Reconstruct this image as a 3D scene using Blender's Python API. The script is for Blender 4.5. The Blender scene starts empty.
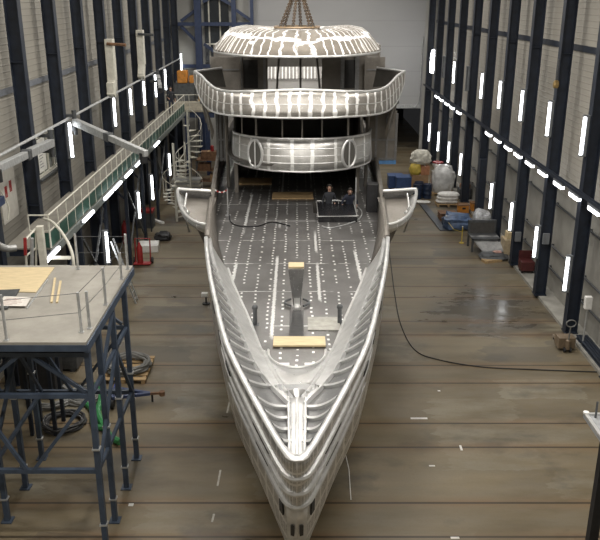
import bpy, bmesh, math, random
from mathutils import Vector, Matrix, noise
random.seed(11)
sc = bpy.context.scene
COL = sc.collection
PI = math.pi
rad = math.radians
# ---------------------------------------------------------------- camera numbers (survey of the hall)
H = 12.0; F = 780.0; P = rad(19.4); VX = 297.0
cP, sP = math.cos(P), math.sin(P)
def U(px, py, X=None, Y=None, Z=None):
    """surveyed image point -> place in the hall on a known plane"""
    dx = (px-VX)/F; dv = (py-270)/F
    d = Vector((dx, cP - dv*sP, -sP - dv*cP))
    if Z is not None: t = (Z-H)/d.z
    elif Y is not None: t = Y/d.y
    else: t = X/d.x
    return Vector((0, 0, H)) + d*t
ORD = ['first','second','third','fourth','fifth','sixth','seventh','eighth','ninth','tenth','eleventh','twelfth','thirteenth','fourteenth']
# ---------------------------------------------------------------- materials
MATS = {}
def _base(name):
    m = bpy.data.materials.new(name); m.use_nodes = True
    nt = m.node_tree; b = nt.nodes['Principled BSDF']
    return m, nt, b
def N(nt, typ, **kw):
    n = nt.nodes.new(typ)
    for k, v in kw.items():
        if k in n.inputs.keys() if isinstance(k, str) else False: n.inputs[k].default_value = v
        else: setattr(n, k, v)
    return n
def L(nt, a, b): nt.links.new(a, b)
def math_n(nt, op, a, b=None, c=None):
    n = nt.nodes.new('ShaderNodeMath'); n.operation = op
    for i, v in enumerate((a, b, c)):
        if v is None: continue
        if isinstance(v, (int, float)): n.inputs[i].default_value = v
        else: nt.links.new(v, n.inputs[i])
    return n.outputs[0]
def mixc(nt, fac, a, b):
    n = nt.nodes.new('ShaderNodeMix'); n.data_type = 'RGBA'
    for i, v in ((0, fac), (6, a), (7, b)):
        if isinstance(v, (int, float)): n.inputs[i].default_value = v
        elif isinstance(v, tuple): n.inputs[i].default_value = (*v[:3], 1)
        else: nt.links.new(v, n.inputs[i])
    return n.outputs[2]
def ramp(nt, fac, lo, hi):
    n = nt.nodes.new('ShaderNodeMapRange'); nt.links.new(fac, n.inputs[0])
    n.inputs[1].default_value = lo; n.inputs[2].default_value = hi
    return n.outputs[0]
def noise_n(nt, vec, scale, detail=3, rough=.55):
    n = nt.nodes.new('ShaderNodeTexNoise'); n.inputs['Scale'].default_value = scale
    n.inputs['Detail'].default_value = detail; n.inputs['Roughness'].default_value = rough
    if vec is not None: nt.links.new(vec, n.inputs['Vector'])
    return n.outputs['Fac']
def coords(nt, kind='Object', scale=None):
    t = nt.nodes.new('ShaderNodeTexCoord'); o = t.outputs[kind]
    if scale:
        mp = nt.nodes.new('ShaderNodeMapping'); mp.inputs['Scale'].default_value = scale
        nt.links.new(o, mp.inputs['Vector']); o = mp.outputs[0]
    return o
def bump(nt, b, h, strength=.3, dist=.02):
    n = nt.nodes.new('ShaderNodeBump'); n.inputs['Strength'].default_value = strength; n.inputs['Distance'].default_value = dist
    nt.links.new(h, n.inputs['Height']); nt.links.new(n.outputs[0], b.inputs['Normal'])
def mat(name, col, rough=.6, metal=0, var=.15, scale=6, bmp=.0, stretch=None, spec=None):
    if name in MATS: return MATS[name]
    m, nt, b = _base(name)
    v = coords(nt, 'Object', stretch)
    f = noise_n(nt, v, scale)
    d = tuple(max(0, c*(1-var*1.6)) for c in col); l = tuple(min(1, c*(1+var)) for c in col)
    L(nt, mixc(nt, ramp(nt, f, .3, .7), d, l), b.inputs['Base Color'])
    L(nt, math_n(nt, 'MULTIPLY_ADD', f, .3*rough, rough*.85), b.inputs['Roughness'])
    b.inputs['Metallic'].default_value = metal
    if spec is not None: b.inputs['Specular IOR Level'].default_value = spec
    if bmp: bump(nt, b, noise_n(nt, v, scale*4), bmp)
    MATS[name] = m; return m
def emit(name, col, s):
    if name in MATS: return MATS[name]
    m, nt, b = _base(name)
    b.inputs['Base Color'].default_value = (.9, .9, .9, 1)
    b.inputs['Emission Color'].default_value = (*col, 1); b.inputs['Emission Strength'].default_value = s
    MATS[name] = m; return m
def glass(name, col=(.03,.04,.05), rough=.08):
    if name in MATS: return MATS[name]
    m, nt, b = _base(name)
    b.inputs['Base Color'].default_value = (*col, 1); b.inputs['Roughness'].default_value = rough
    b.inputs['Specular IOR Level'].default_value = .7
    MATS[name] = m; return m
# ---------------------------------------------------------------- mesh helpers
def BM(): 
    bm = bmesh.new(); bm.loops.layers.uv.new('UVMap'); return bm
def box(bm, c, s, rz=0, mtx=None):
    c = Vector(c); hx, hy, hz = s[0]/2, s[1]/2, s[2]/2
    R = Matrix.Rotation(rz, 3, 'Z') if mtx is None else mtx
    v = [bm.verts.new(c + R @ Vector((x*hx, y*hy, z*hz))) for x in (-1,1) for y in (-1,1) for z in (-1,1)]
    for f in ((0,1,3,2),(4,6,7,5),(0,4,5,1),(2,3,7,6),(0,2,6,4),(1,5,7,3)): bm.faces.new([v[i] for i in f])
def bb(bm, x0, x1, y0, y1, z0, z1): box(bm, ((x0+x1)/2,(y0+y1)/2,(z0+z1)/2), (abs(x1-x0),abs(y1-y0),abs(z1-z0)))
def bar(bm, p, q, w, h=None, up=(0,0,1)):
    p, q = Vector(p), Vector(q); h = h or w
    d = (q-p); ln = d.length; d.normalize(); u = Vector(up)
    if abs(d.dot(u)) > .98: u = Vector((0,1,0))
    s = d.cross(u).normalized(); u = s.cross(d)
    m = Matrix((s, d, u)).transposed()
    box(bm, (p+q)/2, (w, ln, h), mtx=m)
def tube(bm, pts, r, n=8, closed=False, caps=True):
    pts = [Vector(p) for p in pts]; rings = []; k = len(pts); prev = None
    for i, p in enumerate(pts):
        a = pts[(i-1) % k] if (closed or i) else p
        c = pts[(i+1) % k] if (closed or i < k-1) else p
        d = (c-a).normalized()
        if prev is None:
            u = Vector((0,0,1)) if abs(d.z) < .9 else Vector((1,0,0))
            s = d.cross(u).normalized()
        else:
            s = (prev - d*prev.dot(d)).normalized()
        prev = s; t = d.cross(s)
        rr = r[i] if isinstance(r, (list, tuple)) else r
        rings.append([bm.verts.new(p + (s*math.cos(2*PI*j/n) + t*math.sin(2*PI*j/n))*rr) for j in range(n)])
    for i in range(k if closed else k-1):
        a, b = rings[i], rings[(i+1) % k]
        for j in range(n): bm.faces.new((a[j], a[(j+1)%n], b[(j+1)%n], b[j]))
    if not closed and caps:
        bm.faces.new(rings[0][::-1]); bm.faces.new(rings[-1])
def lathe(bm, prof, c=(0,0,0), n=20):
    c = Vector(c); rings = []
    for r, z in prof:
        rings.append([bm.verts.new(c+Vector((r*math.cos(2*PI*j/n), r*math.sin(2*PI*j/n), z))) for j in range(n)])
    for a, b in zip(rings, rings[1:]):
        for j in range(n): bm.faces.new((a[j], a[(j+1)%n], b[(j+1)%n], b[j]))
    bm.faces.new(rings[0][::-1]); bm.faces.new(rings[-1])
def grid(bm, rows, wrap=False):
    """rows of points -> skin with UV 0..1"""
    uvl = bm.loops.layers.uv.active
    vs = [[bm.verts.new(p) for p in r] for r in rows]
    nr, nc = len(rows), len(rows[0])
    for i in range(nr-1):
        for j in range(nc if wrap else nc-1):
            j2 = (j+1) % nc
            f = bm.faces.new((vs[i][j], vs[i][j2], vs[i+1][j2], vs[i+1][j]))
            uv = ((j/(nc-1), i/(nr-1)), ((j+1)/(nc-1), i/(nr-1)), ((j+1)/(nc-1), (i+1)/(nr-1)), (j/(nc-1), (i+1)/(nr-1)))
            for lp, t in zip(f.loops, uv): lp[uvl].uv = t
    return vs
def prism(bm, poly, z0, z1):
    a = [bm.verts.new((x, y, z0)) for x, y in poly]; b = [bm.verts.new((x, y, z1)) for x, y in poly]
    bm.faces.new(a[::-1]); bm.faces.new(b); n = len(poly)
    for i in range(n): bm.faces.new((a[i], a[(i+1)%n], b[(i+1)%n], b[i]))
def lump(bm, c, s, seed=0, amp=.18, fr=1.6, sub=3):
    """crumpled bag or bundle with a flat base; c is the base centre"""
    t = bmesh.new(); bmesh.ops.create_icosphere(t, subdivisions=sub, radius=1)
    mp = {}
    for v in t.verts:
        p = v.co.copy(); q = p*(1 + amp*noise.noise(p*fr+Vector((seed*3.7, seed, 0))) + amp*.5*noise.noise(p*fr*3+Vector((0, seed, seed))))
        q = Vector((math.copysign(abs(q.x)**.62, q.x), math.copysign(abs(q.y)**.62, q.y), q.z))
        q.z = max(q.z, -.72)
        mp[v] = bm.verts.new(Vector(c)+Vector((q.x*s[0]/2, q.y*s[1]/2, (q.z+.72)*s[2]/1.72)))
    for f in t.faces: bm.faces.new([mp[v] for v in f.verts])
    t.free()
def root_of(o):
    while o.parent: o = o.parent
    return o
def obj(name, bm, m, parent=None, smooth=False, bevel=0, thick=0, kind=None, label=None):
    bmesh.ops.recalc_face_normals(bm, faces=bm.faces) if not thick else None
    if parent is not None:
        l = root_of(parent).location
        if l.length > 0: bmesh.ops.translate(bm, verts=bm.verts, vec=-l)
    me = bpy.data.meshes.new(name); bm.to_mesh(me); bm.free()
    for x in (m if isinstance(m, (list, tuple)) else [m]): me.materials.append(x)
    if smooth:
        for p in me.polygons: p.use_smooth = True
        try: me.set_sharp_from_angle(angle=rad(38))
        except Exception: pass
    o = bpy.data.objects.new(name, me); COL.objects.link(o)
    if parent is not None: o.parent = parent
    if thick:
        md = o.modifiers.new('thickness', 'SOLIDIFY'); md.thickness = thick; md.offset = 0
    if bevel:
        md = o.modifiers.new('edges', 'BEVEL'); md.width = bevel; md.segments = 2; md.limit_method = 'ANGLE'
    if kind: o['kind'] = kind
    if label: o['label'] = label
    return o
def thing(name, label, cat, loc=(0,0,0), group=None, rz=0):
    o = bpy.data.objects.new(name, None); COL.objects.link(o); o.empty_display_size = .2
    o.location = loc; o['label'] = label; o['category'] = cat; o['kind'] = 'thing'
    if group: o['group'] = group
    return o
def tag(o, label, cat, group=None):
    o['label'] = label; o['category'] = cat; o['kind'] = 'thing'
    if group: o['group'] = group
    return o
def single(name, bm, m, label, cat, group=None, **kw): return tag(obj(name, bm, m, **kw), label, cat, group)
def dup(o, loc=None, label=None, rz=None, parent=None):
    c = o.copy(); COL.objects.link(c)
    if parent is not None: c.parent = parent
    if loc is not None: c.location = loc
    if label: c['label'] = label
    if rz is not None: c.rotation_euler = (0, 0, rz)
    for ch in list(o.children): dup(ch, parent=c)
    return c
def hermite(tab):
    xs = [a for a, b in tab]; ys = [b for a, b in tab]; n = len(xs)
    d = [(ys[i+1]-ys[i])/(xs[i+1]-xs[i]) for i in range(n-1)]
    ms = [d[0]] + [0 if d[i-1]*d[i] <= 0 else 2*d[i-1]*d[i]/(d[i-1]+d[i]) for i in range(1, n-1)] + [d[-1]]
    def f(x):
        if x <= xs[0]: return ys[0]
        if x >= xs[-1]: return ys[-1]
        for i in range(n-1):
            if x <= xs[i+1]:
                h = xs[i+1]-xs[i]; t = (x-xs[i])/h
                return (ys[i]*(2*t**3-3*t*t+1) + ms[i]*h*(t**3-2*t*t+t) + ys[i+1]*(-2*t**3+3*t*t) + ms[i+1]*h*(t**3-t*t))
    return f
def bez(pts, n=10):
    """smooth run through points (Catmull-Rom)"""
    p = [Vector(a) for a in pts]; out = []
    for i in range(len(p)-1):
        a, b, c, d = p[max(i-1,0)], p[i], p[i+1], p[min(i+2,len(p)-1)]
        for k in range(n):
            t = k/n
            out.append(.5*((2*b)+(c-a)*t+(2*a-5*b+4*c-d)*t*t+(3*b-a-3*c+d)*t**3))
    return out+[p[-1]]
# ================================================================ materials of the hall
NAVY = mat('navy_paint', (.014,.02,.034), .55, var=.25, scale=3)
BLUE = mat('blue_paint', (.03,.046,.10), .45, var=.15, scale=3)
SCAF = mat('slate_blue_paint', (.052,.072,.108), .5, var=.2, scale=3)
CREAM = mat('cream_paint', (.62,.60,.52), .5, var=.1)
GALV = mat('galvanised_steel', (.50,.51,.51), .45, .5, var=.15, scale=9)
STEELD = mat('dark_steel', (.10,.105,.11), .5, .4, var=.2)
GREYBOX = mat('grey_lamp_housing', (.16,.17,.18), .5, var=.1)
GREEN = mat('green_deck_paint', (.022,.075,.055), .6, var=.2)
PLY = mat('plywood', (.62,.50,.30), .65, var=.1, scale=3, stretch=(1,6,1))
WOOD = mat('raw_timber', (.45,.31,.16), .7, var=.2, scale=4, stretch=(1,5,1))
BROWN = mat('brown_board', (.20,.105,.055), .7, var=.25)
WHITE = mat('white_plastic', (.78,.77,.74), .45, var=.12, scale=4)
RED = mat('red_paint', (.30,.022,.022), .45, var=.15)
ORANGE = mat('orange_paint', (.55,.22,.03), .5, var=.2)
YELLOW = mat('yellow_paint', (.60,.45,.08), .5, var=.15)
BLACK = mat('black_rubber', (.018,.018,.02), .6, var=.3)
TUBE = emit('fluorescent_tube_light', (.95,.98,1.0), 9.0)
PANEL = emit('lamp_panel_light', (.95,.98,1.0), 6.0)
def wall_mat(name, col, pitch, lower=None, zl=0, strength=.35):
    m, nt, b = _base(name)
    v = coords(nt, 'Object'); s = nt.nodes.new('ShaderNodeSeparateXYZ'); L(nt, v, s.inputs[0])
    f = noise_n(nt, coords(nt, 'Object', (.5,.25,.5)), 1.2, 4)
    c = mixc(nt, ramp(nt, f, .3, .75), tuple(x*.86 for x in col), tuple(x*1.08 for x in col))
    w = math_n(nt, 'PINGPONG', s.outputs['Z'], pitch)
    w = ramp(nt, w, pitch*.72, pitch*.9)
    c = mixc(nt, math_n(nt, 'MULTIPLY', w, .22), c, tuple(x*.55 for x in col))
    if lower:
        c = mixc(nt, math_n(nt, 'GREATER_THAN', s.outputs['Z'], zl), mixc(nt, ramp(nt, f, .3, .7), tuple(x*.8 for x in lower), lower), c)
    L(nt, c, b.inputs['Base Color']); b.inputs['Roughness'].default_value = .6
    bump(nt, b, w, strength, .03); return m
def floor_mat():
    m, nt, b = _base('stained_concrete_floor')
    v = coords(nt, 'Object'); s = nt.nodes.new('ShaderNodeSeparateXYZ'); L(nt, v, s.inputs[0])
    X, Y = s.outputs['X'], s.outputs['Y']
    big = noise_n(nt, coords(nt, 'Object', (.12,.45,1)), 1.0, 5, .6)
    mid = noise_n(nt, coords(nt, 'Object', (.5,1.6,1)), 1.0, 6, .65)
    fine = noise_n(nt, v, 14, 4, .7)
    c = mixc(nt, ramp(nt, big, .32, .7), (.095,.073,.041), (.225,.182,.113))
    c = mixc(nt, math_n(nt, 'MULTIPLY', ramp(nt, mid, .42, .75), .55), c, (.20,.18,.14))
    # slabs poured one by one: a tone of its own for each strip and bay
    wn = nt.nodes.new('ShaderNodeTexWhiteNoise'); wn.noise_dimensions = '2D'
    cb = nt.nodes.new('ShaderNodeCombineXYZ')
    L(nt, math_n(nt, 'FLOOR', math_n(nt, 'DIVIDE', math_n(nt,'ADD',X,math_n(nt,'MULTIPLY',mid,2.2)), 2.6)), cb.inputs[0]); L(nt, math_n(nt, 'FLOOR', math_n(nt, 'DIVIDE', math_n(nt,'ADD',Y,math_n(nt,'MULTIPLY',mid,.5)), 1.3)), cb.inputs[1])
    L(nt, cb.outputs[0], wn.inputs['Vector'])
    c = mixc(nt, math_n(nt, 'MULTIPLY', math_n(nt,'MULTIPLY',ramp(nt, wn.outputs['Value'], .55, .95),ramp(nt,mid,.35,.6)), .6), c, (.26,.24,.18))
    c = mixc(nt, math_n(nt, 'MULTIPLY', math_n(nt, 'LESS_THAN', wn.outputs['Value'], .12), .45), c, (.085,.08,.07))
    c = mixc(nt, math_n(nt, 'MULTIPLY', ramp(nt, fine, .5, .8), .25), c, (.09,.075,.05))
    # oil stains
    st = noise_n(nt, coords(nt, 'Object', (.35,.5,1)), .9, 5, .6)
    c = mixc(nt, math_n(nt, 'MULTIPLY', ramp(nt, st, .54, .66), .65), c, (.055,.05,.042))
    # a wet oily patch by the right kerb
    pv = nt.nodes.new('ShaderNodeVectorMath'); pv.operation = 'DISTANCE'; pc = nt.nodes.new('ShaderNodeCombineXYZ')
    L(nt, math_n(nt,'DIVIDE',X,2.6), pc.inputs[0]); L(nt, math_n(nt,'DIVIDE',Y,2.4), pc.inputs[1]); L(nt, pc.outputs[0], pv.inputs[0]); pv.inputs[1].default_value = (7.6/2.6, 29.2/2.4, 0)
    wet = ramp(nt, math_n(nt,'ADD',pv.outputs['Value'],math_n(nt,'MULTIPLY_ADD',mid,2.0,-1.0)), 1.25, .45)
    c = mixc(nt, math_n(nt,'MULTIPLY',wet,.72), c, (.06,.055,.048))
    # steel tracks let into the floor, in pairs
    def track(y0, w):
        q = math_n(nt, 'MODULO', math_n(nt, 'ADD', Y, 38.5-y0+1.925), 3.85)
        q = math_n(nt, 'ABSOLUTE', math_n(nt, 'SUBTRACT', q, 1.925))
        return q
    q = math_n(nt, 'MINIMUM', track(15.2, 0), track(16.5, 0))
    rust = math_n(nt, 'MULTIPLY', ramp(nt, q, .38, .05), ramp(nt, mid, .35, .65))
    c = mixc(nt, math_n(nt, 'MULTIPLY', rust, .55), c, (.19,.10,.035))
    ln = math_n(nt, 'LESS_THAN', q, .04)
    c = mixc(nt, math_n(nt, 'MULTIPLY', ln, .8), c, (.03,.022,.014))
    L(nt, c, b.inputs['Base Color'])
    r = math_n(nt, 'MULTIPLY_ADD', mid, .5, .2)
    r = math_n(nt, 'MULTIPLY_ADD', ramp(nt, st, .6, .72), -.22, r)
    r = math_n(nt, 'MULTIPLY_ADD', wet, -.22, r)
    L(nt, math_n(nt,'MAXIMUM',r,.12), b.inputs['Roughness']); b.inputs['Specular IOR Level'].default_value = .45
    bump(nt, b, math_n(nt, 'SUBTRACT', math_n(nt,'MULTIPLY',fine,.3), ln), .25, .02)
    return m
def struct(name, bm, m, **kw): return obj(name, bm, m, kind='structure', **kw)
XL, XR, YB, ZC = -9.8, 10.8, 63.0, 15.6
FY = [26.8+3.9*i for i in range(-1, 10)]            # the portal frames
bm = BM(); bb(bm, XL-.3, XR+.3, -4, 90, -.3, 0); struct('floor', bm, floor_mat())
bm = BM(); bb(bm, XL-.3, XL, -4, YB+.3, 0, ZC)
struct('wall_left', bm, wall_mat('left_wall_cladding', (.30,.283,.245), .11))
bm = BM(); bb(bm, XR, XR+.3, -4, YB+.3, 4.4, ZC); 
struct('wall_right', bm, wall_mat('right_wall_cladding', (.33,.31,.27), .11))
bm = BM(); bb(bm, XR+.02, XR+.3, -4, YB+.3, 0, 4.4)
struct('wall_right_base', bm, mat('right_wall_concrete', (.30,.29,.26), .7, var=.12, scale=1.2))
bm = BM(); bb(bm, XL-.3, XR+.3, -4, YB+.3, ZC, ZC+.3); struct('ceiling', bm, mat('ceiling_sheet', (.35,.34,.31), .7))
bm = BM(); bb(bm, XL-.3, XR+.3, -4.3, -4, 0, ZC); struct('wall_front', bm, mat('front_wall_sheet', (.36,.35,.32), .7))
# back wall around the gate opening
bm = BM(); bb(bm, XL-.3, -3.75, YB, YB+.3, 0, ZC); bb(bm, 9.9, XR+.3, YB, YB+.3, 0, ZC); bb(bm, -3.75, 9.9, YB, YB+.3, 14.6, ZC)
struct('wall_back', bm, mat('back_wall_sheet', (.40,.395,.37), .65, var=.08, scale=.6))
# raised lifting gate: fabric leaf over a dark opening to the yard
def gate_mat():
    m, nt, b = _base('gate_leaf_fabric')
    s = nt.nodes.new('ShaderNodeSeparateXYZ'); L(nt, coords(nt), s.inputs[0])
    w = ramp(nt, math_n(nt, 'PINGPONG', s.outputs['Z'], .95), .9, .95)
    f = noise_n(nt, coords(nt, 'Object', (.3,.3,.8)), .7, 3)
    c = mixc(nt, f, (.34,.34,.345), (.42,.42,.42))
    L(nt, mixc(nt, math_n(nt, 'MULTIPLY', w, .35), c, (.24,.24,.24)), b.inputs['Base Color'])
    b.inputs['Roughness'].default_value = .5; return m
dr = bpy.data.objects.new('door_1', None); COL.objects.link(dr); dr.location = (3, YB+.15, 3.5); dr['kind'] = 'structure'
bm = BM(); bb(bm, -3.75, 9.9, YB+.05, YB+.2, 3.75, 14.6); obj('door_leaf', bm, gate_mat(), dr)
bm = BM(); bb(bm, -3.75, 9.9, YB-.02, YB+.26, 3.5, 3.8); obj('bottom_rail', bm, GALV, dr)
bm = BM(); tube(bm, bez([(9.2,YB-.1,3.6),(9.5,YB-.1,3.75),(9.7,YB-.1,4.6),(9.75,YB-.1,9)],6), .05); obj('gate_cable', bm, GALV, dr)
bm = BM(); bb(bm, XL, XR, 80, 80.3, 0, 8); struct('wall_yard', bm, mat('night_yard_wall', (.012,.012,.014), .9))
# kerb along the right wall, below the columns
bm = BM(); bb(bm, 10.12, XR+.02, -4, YB, 0, .12); struct('baseboard_right', bm, mat('kerb_concrete', (.30,.29,.26), .75, var=.15, scale=2))
# ---- portal columns
def column(x, y, side, i, lab):
    bm = BM(); s = side                      # s=+1 right wall: flange towards the hall is at smaller x
    x0 = x
    bb(bm, x0, x0+s*.03, y-.17, y+.17, .12 if s>0 else 0, ZC-.01)
    bb(bm, x0+s*.42, x0+s*.45, y-.17, y+.17, .12 if s>0 else 0, ZC-.01)
    bb(bm, x0+s*.03, x0+s*.42, y-.02, y+.02, .12 if s>0 else 0, ZC-.01)
    t = thing('steel_column', lab, 'column', (x0+s*.25, y, 0), 'steel columns along the %s wall' % ('right' if s>0 else 'left'))
    obj('shaft', bm, NAVY, t)
    bm = BM(); z0 = .12 if s>0 else 0
    bb(bm, x0-s*.02, x0+s*.47, y-.24, y+.24, z0, z0+.03)
    for a in (-.19,.19): 
        lathe(bm, [(.02,z0+.03),(.02,z0+.09)], (x0+s*.01+s*.06, y+a, 0), 6)
    obj('base_plate', bm, NAVY, t)
    for zz in (5.0, 9.9):
        bm = BM(); bb(bm, x0+s*.03, x0+s*.42, y-.165, y+.165, zz, zz+.02); obj('stiffener', bm, NAVY, t)
    return t
k = 0
for i, y in enumerate(FY):
    column(9.98, y, 1, i, 'dark navy steel column against the right wall, %s from the near end' % ORD[i])
    column(-9.05, y, -1, i, 'dark navy steel column against the left wall, %s from the near end' % ORD[i])
# ---- girts
def girt(x0, x1, z0, z1, lab, m=NAVY, y0=20, y1=YB-.05):
    bm = BM(); bb(bm, x0, x1, y0, y1, z0, z0+.02); bb(bm, x0, x1, y0, y1, z1-.02, z1); xm = min(x0,x1) if x0 > 0 else max(x0, x1)
    bb(bm, xm-.01, xm+.01, y0, y1, z0, z1)
    return single('wall_girt', bm, m, lab, 'steel beam')
girt(10.735, 10.795, 10.0, 10.22, 'upper horizontal steel rail running along the pale right wall')
girt(-9.735, -9.795, 8.86, 9.06, 'horizontal steel rail high along the left wall behind the columns', mat('grey_girt',(.17,.18,.20),.5))
# cable tray with the row of lamp panels on the right wall
bm = BM(); bb(bm, 9.82, 9.975, 20, YB-1, 5.42, 5.45); bb(bm, 9.82, 9.84, 20, YB-1, 5.45, 5.53); bb(bm, 9.955, 9.975, 20, YB-1, 5.45, 5.53)
single('cable_tray', bm, NAVY, 'long dark cable tray carrying the row of lamp panels on the right wall', 'cable tray')
pan = [(437,95.5),(441.5,98.5),(447,102.5),(452.3,106),(459,110.5),(489,130),(498,136),(508.5,143),(518.5,149.5),(530.5,157.5),(543.5,166),(560,175.5),(576,187),(596,199.5)]
for j, (px, py) in enumerate(pan[::-1]):
    y = U(px, py, X=9.9).y
    t = thing('panel_lamp', 'flat bright lamp panel under the right wall cable tray, %s from the near end' % ORD[j], 'lamp', (9.9, y, 5.2), 'lamp panels under the cable tray')
    bm = BM(); bb(bm, 9.84, 9.96, y-.55, y+.55, 5.30, 5.42); obj('housing', bm, GREYBOX, t)
    bm = BM(); bb(bm, 9.82, 9.97, y-.46, y+.46, 5.17, 5.30); obj('diffuser', bm, PANEL, t, bevel=.02)
# vertical tubes
def tube_lamp(x, y, z0, z1, s, lab, group, on=True, m=None):
    """s: +1 mounted on something at larger x"""
    t = thing('fluorescent_lamp', lab, 'lamp', (x, y, z0), group)
    bm = BM(); bb(bm, x+s*.05, x+s*.16, y-.10, y+.10, z0-.06, z1+.06); obj('housing', bm, GREYBOX, t, bevel=.01)
    bm = BM(); tube(bm, [(x, y, z0), (x, y, z1)], .05, 10); obj('tube', bm, (m or TUBE) if on else mat('unlit_tube', (.12,.125,.13), .3), t, smooth=True)
    for z in (z0-.03, z1+.03):
        bm = BM(); box(bm, (x+s*.0, y, z), (.13, .13, .06)); obj('end_cap', bm, GREYBOX, t)
n = 0
for i, px in ((1,'on'),(2,'on'),(3,'on'),(4,'on'),(5,'on'),(6,'off'),(7,'on'),(8,'off')):
    y = FY[i]-.02
    tube_lamp(9.81, y, 6.8, 8.1, 1, ('lit' if px=='on' else 'dark unlit')+' tube lamp high on the %s right column' % ORD[i], 'upper tube lamps on the right wall', px=='on')
y = FY[9]
t = thing('flood_lamp', 'wide oval glaring flood lamp high on the ninth right column', 'lamp', (9.8, y, 6.8))
bm = BM(); bb(bm, 9.84, 9.97, y-.32, y+.32, 6.7, 8.4); obj('housing', bm, GREYBOX, t)
bm = BM(); lump(bm, (9.77, y, 6.72), (.3, .55, 1.6), 1, 0); obj('lens', bm, emit('flood_light', (.95,.98,1), 25), t, smooth=True)
for i in (1,2,3,4,6,7,8,9):
    tube_lamp(9.81, FY[i]-.02, 1.78, 3.08, 1, 'lit tube lamp low on the %s right column' % ORD[i], 'lower tube lamps on the right wall')
# pipes along the lower right wall
for z, lab in ((1.15, 'lower'), (2.1, 'middle'), (3.9, 'upper')):
    bm = BM(); tube(bm, [(10.68, 18, z), (10.68, YB-.5, z)], .045, 8)
    for y in FY:
        bb(bm, 10.66, 10.815, y+.6, y+.66, z-.03, z+.03)
    single('wall_pipe', bm, STEELD, 'dark service pipe along the lower right wall, %s of three' % lab, 'pipe', smooth=True)
# small things fixed to the right columns
for i, (z, lab) in ((2,(2.6,'second')),(3,(1.5,'third'))):
    bm = BM(); bb(bm, 10.03, 10.3, FY[i]-.30, FY[i]-.18, z-.2, z+.25)
    single('switch_box', bm, GREYBOX, 'grey switch box on the side of the %s right column from the near end' % ORD[i], 'electrical box', bevel=.01)
i=5
bm = BM(); bb(bm, 9.98, 10.35, FY[i]-.45, FY[i]-.18, .12, 3.6); single('cable_cabinet', bm, NAVY, 'tall dark cabinet on the sixth right column where no lower lamp hangs', 'cabinet', bevel=.02)
for i, z in ((2, 8.8),):
    y=FY[i]
    t = thing('wall_valve', 'small brass valve high on the third right column', 'valve', (9.9, y-.2, z))
    bm = BM(); tube(bm, [(9.93,y-.15,z-.1),(9.93,y-.15,z+.9)], .03); obj('pipe', bm, STEELD, t)
    bm = BM(); lump(bm, (9.9,y-.2,z-.15), (.22,.22,.3), 2, .2); obj('body', bm, mat('brass', (.4,.28,.12), .4, .7), t)

# ================================================================ left gallery
ZW, XE = 4.55, -7.7
gal = thing('gallery_walkway', 'long raised walkway with cream railing and green kick panels along the left wall', 'walkway', (-8.4, 23.2, 0))
bm = BM(); bb(bm, -9.18, XE, 23.2, 54.0, ZW-.05, ZW); obj('deck', bm, mat('worn_walkway_deck', (.21,.195,.165), .65, var=.15, scale=2), gal)
bm = BM()
bb(bm, XE-.02, XE+.06, 23.2, 54.0, ZW-.30, ZW-.051); bb(bm, -9.1, -9.02, 23.2, 54, ZW-.3, ZW-.051)
obj('edge_beam', bm, mat('grey_green_beam', (.19,.21,.20), .5), gal)
for k in range(9):
    y = 23.3+k*3.8
    bm = BM(); bb(bm, -9.1, XE, y-.05, y+.05, ZW-.28, ZW-.06); obj('cross_beam', bm, NAVY, gal)
def railing(t, p, q, h=1.05, gap=.95, m=CREAM, toe=True, infill=None, r=.022):
    p, q = Vector(p), Vector(q); n = max(1, round((q-p).length/gap)); up = Vector((0,0,1))
    bm = BM(); tube(bm, [p+up*h, q+up*h], r*1.15, 8); obj('handrail', bm, m, t, smooth=True)
    bm = BM(); tube(bm, [p+up*h*.52, q+up*h*.52], r*.8, 8); obj('midrail', bm, m, t, smooth=True)
    if toe:
        bm = BM(); bar(bm, p+up*.07, q+up*.07, .012, .14); obj('toe_board', bm, GREEN if toe == 'green' else m, t)
    for k in range(n+1):
        a = p.lerp(q, k/n); bm = BM(); tube(bm, [a, a+up*(h-.01)], r*.9, 6); obj('post', bm, m, t)
    if infill:
        bm = BM(); bar(bm, p+up*h*.24, q+up*h*.24, .008, h*.44); obj('infill_panel', bm, infill, t)
railing(gal, (XE+.02, 23.25, ZW), (XE+.02, 53.9, ZW), toe=False, infill=GREEN)
railing(gal, (-8.3, 23.25, ZW), (XE, 23.25, ZW), gap=.5, toe='green', infill=GREEN)
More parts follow.
